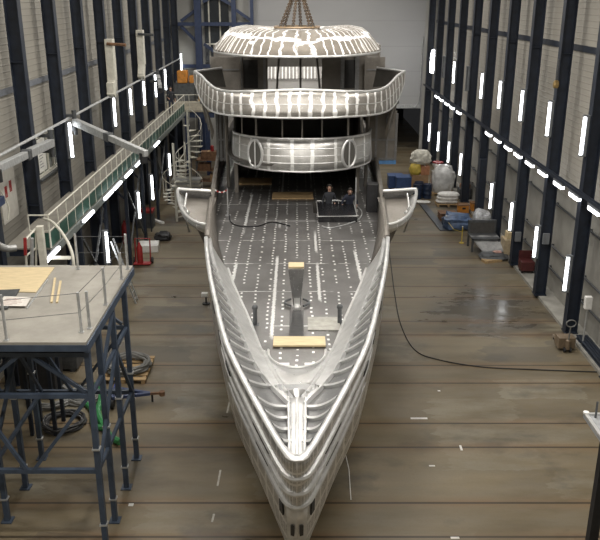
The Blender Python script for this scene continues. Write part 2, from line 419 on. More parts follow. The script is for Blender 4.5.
# posts below the walkway edge
for i in (1,2,3,4,5,6,7):
    y = FY[i]; bm = BM()
    bb(bm, XE-.16, XE-.02, y-.09, y+.09, .02, ZW-.3); bb(bm, XE-.24, XE+.06, y-.16, y+.16, 0, .02)
    t = thing('walkway_post', 'dark navy post carrying the left walkway edge, %s from the near end' % ORD[i-1], 'post', (XE-.09, y, 0), 'posts under the left walkway')
    obj('shaft', bm, NAVY, t)
    bm = BM(); bar(bm, (XE-.09, y, 3.2), (XE-1.2, y, ZW-.3), .09); obj('knee_brace', bm, NAVY, t)
    if i in (1,3,5):
        bm = BM(); bar(bm, (XE-.12, y+.1, .5), (XE-.12, y+3.7, 3.9), .07); bar(bm, (XE-.12, y+.1, 3.9), (XE-.12, y+3.7, .5), .07); obj('cross_brace', bm, STEELD, t)
for j, (px, py) in enumerate([(52,254),(88,215.5),(108,192.5),(117,182.5),(128,169),(138,158),(156,136)]):
    p = U(px, py, X=XE+.12); y = p.y; zc = min(max(p.z, 4.20), 4.44)
    t = thing('strip_lamp', 'long strip lamp under the left walkway edge, %s from the near end' % ORD[j], 'lamp', (XE+.12, y, zc), 'strip lamps under the left walkway')
    bm = BM(); bb(bm, XE+.06, XE+.10, y-.78, y+.78, zc-.07, zc+.07); obj('housing', bm, GREYBOX, t)
    bm = BM(); bb(bm, XE+.10, XE+.19, y-.7, y+.7, zc-.055, zc+.055); obj('diffuser', bm, PANEL, t, bevel=.03)
for j, (px, py) in enumerate([(109,260),(140,212),(153,191),(170,164)]):
    p = U(px, py, X=XE+.08); y = p.y
    tube_lamp(XE+.06, y, 1.78, 3.08, -1, 'lit tube lamp hanging below the left walkway, %s from the near end' % ORD[j], 'tube lamps below the left walkway')
    o = COL.objects[-1]
    bm = BM(); bb(bm, XE-.16, XE-.1, y-.05, y+.05, 0, ZW-.3)
    single('lamp_post', bm, NAVY, 'slim dark upright behind the %s lamp below the left walkway' % ORD[j], 'post', 'lamp uprights below the left walkway')
# rail with tube lamps on the left columns
bm = BM(); tube(bm, [(-8.95, 18, 7.45), (-8.95, YB-.6, 7.45)], .05, 8)
for y in FY: bb(bm, -9.05, -8.93, y-.03, y+.03, 7.42, 7.48)
single('conduit_rail', bm, GALV, 'long grey conduit pipe running across the left columns above the lamps', 'pipe', smooth=True)
for j, (i, dz) in enumerate(((2,0),(4,0),(5,0),(6,0),(7,0),(8,0),(10,.5))):
    tube_lamp(-8.9, FY[i]-.02, 5.95+dz, 7.3+dz, -1, 'lit upright tube lamp on the %s left column from the near end' % ORD[i], 'tube lamps on the left wall')
# jib arms
def jib(p, q, lab, w=.24, spool=True):
    p, q = Vector(p), Vector(q); d = (q-p).normalized()
    t = thing('jib_arm', lab, 'jib crane', p, 'jib arms on the left wall')
    m = p.lerp(q, .5)
    bm = BM(); bar(bm, p, m, w, w*1.15); obj('inner_beam', bm, GALV, t, bevel=.02)
    bm = BM(); bar(bm, m-d*.1, q, w*.82, w*.95); obj('outer_beam', bm, GALV, t, bevel=.02)
    bm = BM(); box(bm, m, (w*1.25, w*1.25, w*1.3), rz=math.atan2(d.y, d.x)); obj('joint_collar', bm, STEELD, t, bevel=.02)
    bm = BM(); lathe(bm, [(.09, -.5), (.09, .45)], p, 12); bb(bm, -9.2, p.x, p.y-.1, p.y+.1, p.z-.35, p.z-.2); bb(bm, -9.2, p.x, p.y-.1, p.y+.1, p.z+.2, p.z+.3); obj('wall_pivot', bm, STEELD, t)
    bm = BM(); lathe(bm, [(.05,-.25),(.14,-.22),(.14,.12),(.06,.16)], q-d*.2+Vector((0,0,-.15)), 14); obj('hose_reel', bm, BLACK, t, smooth=True)
    return t
jib((-8.75, 30.9, 7.3), (-5.3, 27.2, 6.75), 'pale square jib arm reaching out over the left walkway, middle of three')
jib((-8.75, 27.7, 7.05), U(-6,170,X=-8.3), 'pale square jib arm folded along the left wall at the photo edge', spool=True)
jib((-8.7, 50.0, 7.2), (-7.6, 44.2, 7.25), 'pale square jib arm far down the left wall')
# pale ducts on the left wall
for px, y0, y1, lab in ((106, 39, 74, 'nearer'), (137, 30, 66, 'farther')):
    a = U(px, y0, X=-9.0); y = a.y
    zt = a.z; zb = U(px, y1, X=-9.0).z
    t = thing('air_duct', 'pale square air duct with an elbow on the left wall, the %s of two' % lab, 'duct', (-9.0, y, zb))
    bm = BM(); bb(bm, -9.04, -8.66, y-.25, y+.25, zt-1.9, zt); obj('duct_box', bm, CREAM, t, bevel=.02)
    bm = BM(); bar(bm, (-8.85,y,zt-1.85),(-8.85, y-.45, zt-2.6), .36, .42); bar(bm, (-8.85,y-.42,zt-2.55),(-8.85,y-.42,zb-.4), .34, .34); obj('duct_elbow', bm, CREAM, t, bevel=.02)
    bm = BM(); tube(bm, [(-8.9, y-.33, zt-.2),(-8.0, y-.4, zt-.25)], .07); obj('cross_pipe', bm, BROWN if lab=='nearer' else STEELD, t)
# windows of the left wall
def wall_window(nr, ya, yb, z0, z1, npan):
    w = bpy.data.objects.new('window_%d' % nr, None); COL.objects.link(w); w.location = (XL, (ya+yb)/2, z0); w['kind'] = 'structure'
    bm = BM(); n = npan
    for z in (z0, z1): bb(bm, XL, XL+.08, ya, yb, z-.06, z+.06)
    for k in range(n+1):
        y = ya+(yb-ya)*k/n; bb(bm, XL, XL+.08, y-.05, y+.05, z0, z1)
    obj('window_frame', bm, CREAM, w)
    bm = BM(); bb(bm, XL+.005, XL+.03, ya, yb, z0, z1); obj('window_pane', bm, glass('office_glass', (.16,.17,.15), .15), w)
    bm = BM(); bb(bm, XL, XL+.22, ya-.1, yb+.1, z0-.13, z0-.06); obj('window_sill', bm, STEELD, w)
wall_window(1, 28.9, 31.6, 5.5, 7.0, 4)
wall_window(2, 39.2, 41.6, 5.5, 7.0, 3)
bm = BM(); bb(bm, XL+.085, XL+.095, 29.0, 29.9, 5.65, 6.9); 
for k in range(0): pass
pt = single('paper_notice', bm, mat('paper', (.70,.69,.64), .8, var=.06), 'white paper notice hung on the near office window of the left wall', 'notice')
bm = BM()
for k in range(9): bb(bm, XL+.0955, XL+.097, 29.1, 29.3+random.random()*.45, 6.7-k*.11, 6.73-k*.11)
obj('printed_lines', bm, mat('grey_ink', (.25,.25,.26), .8), pt)
# white notice board with red marks on the near left wall
a = U(13, 232, X=XL+.03)
t = thing('notice_board', 'tall white board with two red marks on the left wall', 'notice board', (XL, a.y, 4.8))
bm = BM(); bb(bm, XL+.005, XL+.04, a.y-.7, a.y+.75, 4.75, 6.5); obj('board', bm, mat('board_white', (.52,.50,.45), .6, var=.06), t)
for k, (dy, z) in enumerate(((-.2, 5.75), (.25, 5.85))):
    bm = BM(); bb(bm, XL+.04, XL+.05, a.y+dy-.1, a.y+dy+.1, z-.02, z+.22); bb(bm, XL+.04, XL+.052, a.y+dy-.1, a.y+dy-.03, z-.16, z+.0); bb(bm, XL+.04, XL+.052, a.y+dy+.02, a.y+dy+.1, z-.16, z+.0); obj('red_mark', bm, RED, t)
# silver pipe with a bend in the near left corner
bm = BM(); q = U(2, 243, X=-8.9)
tube(bm, bez([(-9.0, q.y-.35, 8.2), (-9.0, q.y-.35, 5.6), (-8.95,q.y-.35,5.1), (-8.75,q.y-.2,4.85),(-8.5,q.y,4.8)], 6), .11, 14)
single('duct_pipe', bm, mat('bright_duct', (.40,.40,.39), .4, .6), 'shiny round duct pipe bending near the left photo edge', 'pipe', smooth=True)
bm = BM(); tube(bm, bez([(-8.95,q.y-.2,7.3),(-8.8,q.y+.1,6.6),(-8.7,q.y+.35,6.0),(-8.75,q.y+.3,5.6)],6), .022); single('white_hose', bm, CREAM, 'thin pale hose hanging beside the shiny duct pipe at left', 'hose', smooth=True)
bm = BM(); bb(bm,-8.95,-8.6,q.y-.55,q.y-.1,6.2,6.45); single('blue_bracket', bm, BLUE, 'small blue bracket clamped on the shiny duct pipe at left', 'bracket', bevel=.02)
# ================================================================ blue gate frame in the back left corner
def Wb(px, py, y=62.3): return U(px, py, Y=y)
t = thing('lattice_tower', 'tall blue steel lattice tower with dark glazing in the back left corner', 'steel frame', (-6.5, 62.3, 0))
bm = BM()
for px, w in ((198, .5), (234, .34)):
    x = Wb(px, 20).x; bb(bm, x-w/2, x+w/2, 62.0, 62.5, 0, 15)
obj('upright', bm, BLUE, t)
x = Wb(252, 20).x; bm = BM(); bb(bm, x-.12, x+.12, 62.0, 62.5, 3.4, 15); obj('side_post', bm, BLUE, t)
bm = BM()
for py in (24, -22, 66):
    z = Wb(200, py).z; bb(bm, -9.3, Wb(252,20).x, 62.1, 62.4, z-.13, z+.13)
obj('cross_beam', bm, BLUE, t)
bm = BM()
for (x0,y0),(x1,y1) in (((181,21),(197,9)),((181,26),(197,42)),((236,10),(252,21)),((203,2),(232,-15)),((204,44),(232,64)),((216,-4),(234,6))):
    bar(bm, Wb(x0,y0), Wb(x1,y1), .22)
obj('diagonal_brace', bm, BLUE, t)
bm = BM(); a, b = Wb(202,-40,62.75), Wb(230,66,62.75); bb(bm, a.x, b.x, 62.7, 62.95, b.z, a.z); obj('glazing', bm, glass('dark_glazing', (.02,.025,.03), .2), t)
bm = BM()
for px in (209,220): x = Wb(px,20,62.65).x; bb(bm, x-.05, x+.05, 62.6, 62.7, b.z, a.z)
for py in (44,): z = Wb(200,py,62.65).z; bb(bm, a.x, b.x, 62.6, 62.7, z-.05, z+.05)
obj('glazing_bar', bm, CREAM, t)
# cross gallery at the back left
cg = thing('cross_gallery', 'raised cream-fronted platform on blue legs at the far end of the left walkway', 'platform', (-7.3, 55, 0))
bm = BM(); bb(bm, -9.15, -5.7, 54.05, 60.5, ZW-.1, ZW); obj('deck', bm, mat('sand_deck', (.36,.33,.26), .7), cg)
bm = BM()
for x in (-6.2, -7.6): bb(bm, x-.15, x+.15, 54.2, 54.5, 0, ZW-.3)
obj('leg', bm, BLUE, cg); bm = BM(); bb(bm, -9.1, -5.7, 54.15, 54.4, ZW-.5, ZW-.1); obj('front_beam', bm, BLUE, cg)
railing(cg, (-9.0, 54.1, ZW), (-5.75, 54.1, ZW), gap=.8, toe=False)
railing(cg, (-5.72, 54.1, ZW), (-5.72, 60.3, ZW), gap=1.2, toe=False)
bm = BM(); bb(bm, -8.9, -5.8, 54.13, 54.16, ZW+.02, ZW+.62); obj('kick_panel', bm, mat('cream_panel', (.55,.50,.40), .6), cg)
# things on the cross gallery
t = thing('orange_machine', 'orange and dark boxy machine on the platform at the back left', 'machine', (-8.1, 58, ZW))
bm = BM(); bb(bm, -8.9, -7.4, 57.4, 58.6, ZW+.1, ZW+1.5); obj('body', bm, STEELD, t, bevel=.04)
bm = BM(); bb(bm, -8.6, -7.9, 57.3, 58.2, ZW+1.5, ZW+2.35); bb(bm, -7.75,-7.45,57.35,58.0,ZW+1.5,ZW+2.0); obj('hood', bm, ORANGE, t, bevel=.05)
bm = BM(); bb(bm, -8.95, -7.35, 57.35, 58.65, ZW, ZW+.1); obj('skid', bm, BLACK, t)
t = thing('wooden_crate', 'pale wooden crate on the platform beside the orange machine', 'crate', (-6.6, 57.5, ZW))
bm = BM(); bb(bm, -7.1, -6.2, 57, 58, ZW, ZW+1.5); obj('body', bm, WOOD, t, bevel=.02)
bm = BM()
for z in (.1,.7,1.4): bb(bm, -7.12, -6.18, 56.97, 57.0, ZW+z-.05, ZW+z+.05)
obj('batten', bm, PLY, t)
# ================================================================ the yacht
def alu(name, col=(.60,.60,.60), hi=(.92,.92,.91), nu=0, nv=0, w=.06, wob=.02, rough=.34, metal=.75, scratch=1.0, streak=(1,1,1), lines=1.0):
    """bare aluminium: mill-grey plate with ground, brighter weld bands along a UV net"""
    if name in MATS: return MATS[name]
    m, nt, b = _base(name)
    v = coords(nt, 'Object', streak); vo = coords(nt, 'Object')
    f = noise_n(nt, v, 2.5, 5, .65); g = noise_n(nt, vo, 16, 4, .7)
    c = mixc(nt, ramp(nt, f, .3, .72), tuple(x*.8 for x in col), tuple(min(1, x*1.12) for x in col))
    c = mixc(nt, math_n(nt, 'MULTIPLY', ramp(nt, g, .58, .75), .5*scratch), c, hi)
    r = math_n(nt, 'MULTIPLY_ADD', g, .22, rough-.08)
    if nu or nv:
        uv = nt.nodes.new('ShaderNodeTexCoord').outputs['UV']; s = nt.nodes.new('ShaderNodeSeparateXYZ'); L(nt, uv, s.inputs[0])
        lm = None
        for o, n in (('X', nu), ('Y', nv)):
            if not n: continue
            q = math_n(nt, 'MULTIPLY', s.outputs[o], n)
            q = math_n(nt, 'ADD', q, math_n(nt, 'MULTIPLY_ADD', noise_n(nt, vo, 1.3, 2), wob*8, -wob*4))
            q = math_n(nt, 'PINGPONG', q, .5)                       # 0 on a line .. .5 between
            q = math_n(nt, 'SUBTRACT', q, math_n(nt, 'MULTIPLY_ADD', noise_n(nt, vo, 5, 3), w*1.6, -w*.8))
            q = ramp(nt, q, w*1.25, w*.75)
            lm = q if lm is None else math_n(nt, 'MAXIMUM', lm, q)
        lm = math_n(nt, 'MULTIPLY', lm, lines)
        c = mixc(nt, lm, c, hi); r = math_n(nt, 'MULTIPLY_ADD', lm, .12, r)
    L(nt, c, b.inputs['Base Color']); L(nt, r, b.inputs['Roughness']); b.inputs['Metallic'].default_value = metal
    bump(nt, b, g, .18, .01)
    MATS[name] = m; return m
ALU = alu('bare_aluminium', (.45,.45,.45), (.85,.85,.84))
ALU_EDGE = alu('ground_aluminium_edge', (.72,.72,.71), (.96,.96,.95), rough=.34, metal=.65)
ALU_HULL = alu('hull_plate', (.50,.50,.50), (.97,.97,.96), nu=60, nv=9, w=.10, wob=.06, rough=.27, streak=(1.6,.5,3.2), metal=.75, lines=.7, scratch=1.5)
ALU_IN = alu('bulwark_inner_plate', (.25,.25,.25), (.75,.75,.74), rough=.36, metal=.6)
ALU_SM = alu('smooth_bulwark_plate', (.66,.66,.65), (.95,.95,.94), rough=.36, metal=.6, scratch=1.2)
ALU_ROOF = alu('roof_plate', (.19,.168,.14), (.93,.92,.90), nu=66, nv=2, w=.085, wob=.12, rough=.62, metal=.55, scratch=.35, lines=.85)
ALU_BAND = alu('upper_band_plate', (.36,.34,.31), (.97,.96,.94), nu=30, nv=0, w=.13, wob=.10, rough=.38, metal=.7)
ALU_RING = alu('wheelhouse_plate', (.52,.51,.49), (.95,.95,.93), nu=11, nv=0, w=.07, wob=.0, rough=.33, metal=.75)
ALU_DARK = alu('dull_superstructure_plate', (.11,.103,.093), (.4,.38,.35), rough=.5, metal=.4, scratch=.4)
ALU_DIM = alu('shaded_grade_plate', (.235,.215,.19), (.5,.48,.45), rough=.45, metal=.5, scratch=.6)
def deck_mat():
    m, nt, b = _base('welded_deck_plate')
    v = coords(nt, 'Object'); s = nt.nodes.new('ShaderNodeSeparateXYZ'); L(nt, v, s.inputs[0]); X, Y = s.outputs['X'], s.outputs['Y']
    f = noise_n(nt, v, .8, 4); g = noise_n(nt, v, 9, 4, .7); k = noise_n(nt, v, 2.2, 2)
    c = mixc(nt, ramp(nt, f, .3, .7), (.115,.11,.106), (.19,.185,.18))
    c = mixc(nt, math_n(nt,'MULTIPLY',ramp(nt, g, .5, .8),.35), c, (.34,.33,.32))
    # plug welds: rows of short dashes, one row over each deck beam
    px, py = .38, .27
    ax = math_n(nt, 'PINGPONG', math_n(nt, 'ADD', X, math_n(nt,'MULTIPLY_ADD',k,.10,-.05)), px/2)
    row = math_n(nt, 'FLOOR', math_n(nt, 'DIVIDE', math_n(nt,'ADD',X,px/4), px))
    ay = math_n(nt, 'PINGPONG', math_n(nt, 'ADD', Y, math_n(nt,'MULTIPLY',row,.11)), py/2)
    dx = ramp(nt, ax, .036, .02); dy = ramp(nt, ay, .062, .035)
    wn = nt.nodes.new('ShaderNodeTexWhiteNoise'); wn.noise_dimensions = '2D'; cb = nt.nodes.new('ShaderNodeCombineXYZ')
    L(nt, row, cb.inputs[0]); L(nt, math_n(nt, 'FLOOR', math_n(nt,'DIVIDE',Y,py)), cb.inputs[1]); L(nt, cb.outputs[0], wn.inputs['Vector'])
    dots = math_n(nt, 'MULTIPLY', math_n(nt, 'MULTIPLY', dx, dy), math_n(nt, 'GREATER_THAN', wn.outputs['Value'], .25))
    # plate seams: ragged ground strips fore-and-aft and athwart
    sx = math_n(nt, 'PINGPONG', math_n(nt, 'ADD', math_n(nt,'ADD',X,.62), math_n(nt,'MULTIPLY_ADD',g,.12,-.06)), .62)
    sx = math_n(nt, 'MULTIPLY', ramp(nt, sx, .055, .03), ramp(nt, noise_n(nt, coords(nt,'Object',(.8,.28,1)), 1, 1), .5, .54))
    sy = math_n(nt, 'PINGPONG', math_n(nt, 'ADD', Y, math_n(nt,'MULTIPLY_ADD',g,.05,.07)), 1.2)
    sy = math_n(nt, 'MULTIPLY', ramp(nt, sy, .032, .014), ramp(nt, k, .4, .55))
    m1 = math_n(nt, 'MAXIMUM', dots, math_n(nt, 'MAXIMUM', math_n(nt,'MULTIPLY',sx,.8), math_n(nt,'MULTIPLY',sy,.75)))
    c = mixc(nt, m1, c, (.85,.85,.83))
    L(nt, c, b.inputs['Base Color']); b.inputs['Metallic'].default_value = .6
    L(nt, math_n(nt, 'MULTIPLY_ADD', g, .3, .2), b.inputs['Roughness'])
    return m
DECK = deck_mat()
R = hermite([(9.75,0),(9.78,.075),(9.88,.15),(10.05,.225),(10.3,.315),(10.8,.48),(11.3,.64),(12.67,1.06),(14,1.42),(16.2,1.83),(18.9,2.28),(22.2,2.72),(25,2.95),(28,3.15),(31,3.35),(35,3.6),(38,3.75),(45,3.8),(56,3.5)])
ZR = hermite([(9.75,5.62),(14,5.55),(20,5.32),(25,5.2),(56,5.2)])
I_ = hermite([(9.9,.09),(11.5,.12),(12.2,.13),(12.9,.27),(13.9,.49),(15.6,.78),(16.65,.92),(18,1.16),(19.34,1.47),(20.86,1.83),(25.2,2.62),(28,2.95),(35,3.45),(45,3.7),(56,3.4)])
ZI = hermite([(9.9,5.54),(10.6,5.44),(11.4,5.34),(12.3,5.22),(13.9,4.98),(15,4.78),(16.4,4.36),(17.4,4.22),(18,4.2),(56,4.2)])
def rake(z): return hermite([(0,0),(.48,.30),(.98,.62),(1.48,.95),(2.7,1.75),(4.1,2.9),(4.9,4.2)])(max(0,5.6-z))
def kz(z, y):
    w = min(1, max(0, (y-12)/14))
    bow = hermite([(.7,.12),(1.2,.55),(2,.86),(3,1.0),(6,1.0)])(z); mid = hermite([(.7,.72),(1.2,.93),(2,1.0),(6,1.0)])(z)
    return bow*(1-w)+mid*w
def hullp(y0, z, s=1, off=0):
    fade = max(0, 1-max(0, y0-12)/22)
    return Vector((s*(R(y0)*kz(z, y0)+off), y0+rake(z)*fade, z))
yacht = thing('motor_yacht', 'bare aluminium hull of a motor yacht under construction in the middle of the hall', 'yacht', (0, 30, 0))
ys = [9.75,9.77,9.80,9.86,9.93,10.0,10.12,10.3,10.6,11,11.5,12,12.6,13.3,14,15,16,17,18,19,20,21,22,23,24,25,26,28,30,33,36,40,45,50,56]
ft = [0,.05,.1,.16,.22,.3,.4,.5,.6,.7,.8,.9,1]
rows = []
for f in ft:
    row = []
    for s, seq in ((-1, ys[::-1]), (1, ys[1:])):
        for y in seq:
            z = .72 + (ZR(y)-.72)*(1-f); row.append(hullp(y, z, s))
    rows.append(row)
bm = BM(); grid(bm, rows)
# transom and bottom
n = len(rows[0])
obj('hull', bm, ALU_HULL, yacht, smooth=True, thick=.03)
bm = BM(); bm_rows = [[r[0].lerp(r[-1], t/6)+Vector((0,.01,0)) for t in range(7)] for r in rows]; grid(bm, bm_rows); obj('transom', bm, ALU, yacht, thick=.03)
bm = BM(); l = rows[-1]; h = len(l)//2; grid(bm, [[l[i].lerp(l[n-1-i], t/4) - Vector((0,0,.35*(1-abs(t-2)/2))) for t in range(5)] for i in range(h)]); obj('bottom_plating', bm, ALU, yacht, thick=.03)
# rail cap
def cap_strip(name, ysq, ofs_o, ofs_i, dz, m, thick=.035, zf=ZR):
    a = []; b = []
    for s, seq in ((-1, ysq[::-1]), (1, ysq[1:])):
        for y in seq:
            rr = R(y); a.append(Vector((s*(rr+ofs_o), y-(ofs_o if y < 9.9 else 0), zf(y)+dz)))
            b.append(Vector((s*max(0, rr-ofs_i), y + (max(0, ofs_i) if y < 10.1 else ofs_i*.3), zf(y)+dz+.01)))
    bm = BM(); grid(bm, [a, b]); return obj(name, bm, m, yacht, smooth=True, thick=thick)
yfore = [y for y in ys if y <= 22.5]
cap_strip('rail_cap', yfore, .035, .065, .02, ALU_EDGE)
bm = BM(); prism(bm, [(-.12,11.7),(.12,11.7),(.30,12.5),(.36,12.95),(-.36,12.95),(-.30,12.5)], 5.165, 5.195); obj('forepeak_floor', bm, ALU_IN, yacht)
# inner bulwark skin
yin = [9.92,10.1,10.3,10.6,11,11.5,12,12.6,13.3,14,14.6,15.2,16,17,18,19,20,21,22.2]
def inner(y, s, t, lift=0):
    o = Vector((s*(R(y)-.05), y, ZR(y)-.01)); i = Vector((s*min(I_(y), R(y)-.06), y, ZI(y)))
    p = o.lerp(i, t); sag = math.sin(PI*t)
    p.z -= .09*sag*min(1, (y-9.9)/1.5)
    nrm = Vector((-s*(o.z-i.z), 0, abs(o.x-i.x))).normalized()
    return p + nrm*lift
TB = hermite([(9.9,1),(11.9,.98),(12.3,.82),(13,.60),(16,.48),(18,.36),(20,.18),(22.2,.08)])
for s in (-1, 1):
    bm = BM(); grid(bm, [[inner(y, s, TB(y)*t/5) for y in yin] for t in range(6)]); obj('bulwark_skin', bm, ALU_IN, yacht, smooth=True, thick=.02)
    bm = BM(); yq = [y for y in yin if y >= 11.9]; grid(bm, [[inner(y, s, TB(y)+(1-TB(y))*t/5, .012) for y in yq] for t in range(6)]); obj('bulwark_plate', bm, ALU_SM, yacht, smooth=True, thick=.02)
    # frames on the inside
    yy = 10.3; frames = []
    while yy < 19.6:
        frames.append(yy); yy += .46 if yy < 11.6 else .60
    for y in frames:
        y2 = lambda t: y + (.22 if y < 12 else .75)*t
        bm = BM(); w = .05
        rr = []
        for q in range(9):
            t = .03+(.94 if y < 11.7 else TB(y)-.03)*q/8; a = inner(y2(t)-w, s, t, .005); b = inner(y2(t)-w, s, t, .07); c = inner(y2(t)+w, s, t, .07); d = inner(y2(t)+w, s, t, .005)
            rr.append([a, b, c, d])
        grid(bm, rr); obj('bulwark_frame', bm, ALU_EDGE, yacht, smooth=False)
    for t0 in (None,):
        bm = BM(); yq = [y for y in yin if y >= 11.9]
        grid(bm, [[inner(y, s, TB(y)-.025, .01) for y in yq], [inner(y, s, TB(y)-.025, .085) for y in yq], [inner(y, s, TB(y)+.025, .085) for y in yq], [inner(y, s, TB(y)+.025, .01) for y in yq]])
        obj('stringer', bm, ALU_EDGE, yacht, smooth=False)
    bm = BM(); yq = [y for y in yin if y >= 12.2]
    tube(bm, [inner(y, s, .985, .03) for y in yq], .04, 8); obj('waterway_bar', bm, ALU_EDGE, yacht, smooth=True)
# centre strip of the forepeak
bm = BM(); yq = [9.95,10.1,10.4,10.8,11.2,11.6,12,12.3]
grid(bm, [[Vector((x*(I_(y)+.03), y, ZI(y)+.02+.03*(1-abs(x)))) for x in (-1,-.5,0,.5,1)] for y in yq]); obj('stem_strip', bm, ALU_EDGE, yacht, smooth=True, thick=.02)
for s in (-1,0,1):
    bm = BM(); tube(bm, [Vector((s*(I_(y)+.02), y, ZI(y)+.05)) for y in yq], .028, 6); obj('stem_weld', bm, ALU_EDGE, yacht, smooth=True)
# bow plate with the U-shaped cut
rows = []
for k in range(25):
    a = PI*k/24                                     # 0 starboard .. PI port
    q = 1-abs(k-12)/12                              # 0 at the sides .. 1 at the tip
    yo = 15.3-3.05*q; xo = I_(yo)*math.copysign(1, math.cos(a)) if k != 12 else 0
    xo = I_(yo)*max(-1, min(1, math.cos(a)*3))
    xi, yi = .62*math.cos(a), 15.35-1.45*math.sin(a)**.8
    o = Vector((xo, yo, ZI(yo)+.02)); i = Vector((xi, yi, ZI(yi)+.06))
    rows.append([o.lerp(i, t/3) for t in range(4)])
bm = BM(); grid(bm, rows); obj('bow_plate', bm, alu('polished_bow_plate', (.62,.62,.61), (.92,.92,.91), rough=.28, metal=.85), yacht, smooth=True, thick=.03)
bm = BM(); grid(bm, [[r[3]+Vector((0,0,.01)) for r in rows], [Vector((r[3].x, r[3].y, 4.21)) for r in rows]]); obj('bow_plate_skirt', bm, ALU, yacht, smooth=True, thick=.02)
bm = BM(); tube(bm, [r[3]+Vector((0,0,.02)) for r in rows], .03, 6); obj('bow_plate_lip', bm, ALU_EDGE, yacht, smooth=True)
for x in (-.27, .27):
    bm = BM(); box(bm, (x, 14.75, 4.68), (.22,.10,.09)); box(bm, (x-.09, 14.75, 4.43), (.04,.1,.46)); box(bm, (x+.09, 14.75, 4.43), (.04,.1,.46)); obj('mooring_bracket', bm, ALU_EDGE, yacht)
# fore deck
yd = [13.9,14.4,15.2,15.6,16,16.65,17.3,18,19,20,21,22,23,24,25.2,26.5,28,30,33,36,40,45,50,55.5]
bm = BM(); HX0,HX1,HY0,HY1 = .62,2.2,28.62,30.3        # stair well in the deck where the two people stand
ya = sorted(set([y for y in yd if y <= 28]+[HY0])); yb = sorted(set([y for y in yd if y > HY1]+[HY1]))
for yy_ in (ya, yb): grid(bm, [[Vector((x*(I_(y)+.05), y, 4.2)) for x in (-1,-.6,-.2,.2,.6,1)] for y in yy_])
grid(bm, [[Vector((q, y, 4.2)) for q in (-(I_(y)+.05),-1.5,0,HX0)] for y in (HY0,HY1)]); grid(bm, [[Vector((q, y, 4.2)) for q in (HX1,I_(y)+.05)] for y in (HY0,HY1)])
bmesh.ops.remove_doubles(bm, verts=bm.verts, dist=1e-4)
obj('foredeck', bm, DECK, yacht, thick=.03)
bm = BM(); bb(bm, HX0-.02,HX1+.02,HY0-.02,HY1+.02,3.3,3.38)
for q in ((HX0-.04,HX0,HY0,HY1),(HX1,HX1+.04,HY0,HY1),(HX0,HX1,HY0-.04,HY0),(HX0,HX1,HY1,HY1+.04)): bb(bm, *q, 3.38, 4.18)
obj('stair_well', bm, ALU_DARK, yacht)
# side bulwarks abaft the wings
yq = [22.2,23,24,25,26,27,28,30,33,36,40,45,50,55]
for s in (-1, 1):
    bm = BM(); grid(bm, [[Vector((s*(R(y)-.05), y, 5.19)) for y in yq], [Vector((s*(I_(y)+.05), y, 4.2)) for y in yq]]); obj('side_bulwark', bm, ALU_DIM, yacht, smooth=True, thick=.02)
    bm = BM(); grid(bm, [[Vector((s*(R(y)+.03), y, ZR(y)+.02)) for y in yq], [Vector((s*(R(y)-.13), y, ZR(y)+.03)) for y in yq]]); obj('side_rail', bm, ALU_DIM, yacht, smooth=True, thick=.03)
# knuckle bars that wrap round the bow, and ports between them
for z, r, ye in ((5.13,.055,15), (4.64,.06,15.5), (4.16,.055,14.5)):
    yq = [y for y in ys if y <= ye]
    pts = [hullp(y, z+(ZR(y)-ZR(9.75)) + .22*max(0,(y-10)/5), -1, .03) for y in yq[::-1]] + [hullp(y, z+(ZR(y)-ZR(9.75)) + .22*max(0,(y-10)/5), 1, .03) for y in yq[1:]]
    bm = BM(); tube(bm, pts, [r*min(1,.25+min(i,len(pts)-1-i)*.18) for i in range(len(pts))], 8); obj('knuckle_bar', bm, ALU_EDGE, yacht, smooth=True)
PORT = mat('open_port_dark', (.035,.034,.033), .7)
def patch(name, y0, y1, z0, z1, s, m, off=.035, thick=.02, n=5):
    bm = BM(); grid(bm, [[hullp(y0+(y1-y0)*i/n, z0+(z1-z0)*j/2, s, off) for i in range(n+1)] for j in range(3)]); return obj(name, bm, m, yacht, smooth=True, thick=thick)
for s in (-1, 1):
    patch('freeing_port', 10.65, 11.6, 4.88, 5.03, s, PORT)
    patch('freeing_port', 12.0, 12.7, 5.0, 5.15, s, PORT)
    patch('freeing_port', 10.75, 11.5, 4.36, 4.5, s, PORT)
    patch('hawse_plate', 10.0, 10.16, 3.5, 3.95, s, PORT)
    for y0 in (13.6, 15.2, 17, 19): patch('freeing_port', y0, y0+.55, 4.75, 4.9, s, PORT, .02)
# stem bar
bm = BM(); zs = [4.1,3.7,3.3,2.9,2.4,1.9,1.4,1.0]
grid(bm, [[Vector((x, 9.73+rake(z)+.5*abs(x)-.015, z)) for x in (-.17,-.09,0,.09,.17)] for z in zs]); obj('stem_bar', bm, ALU_EDGE, yacht, smooth=True, thick=.03)
for z0 in (3.5, 2.75):
  for x in (-.08,.08):
    bm = BM(); grid(bm, [[Vector((x+q, 9.70+rake(z)+.5*abs(x+q)-.03, z)) for q in (-.03,.03)] for z in (z0, z0-.2, z0-.42)]); obj('stem_recess', bm, PORT, yacht, thick=.01)
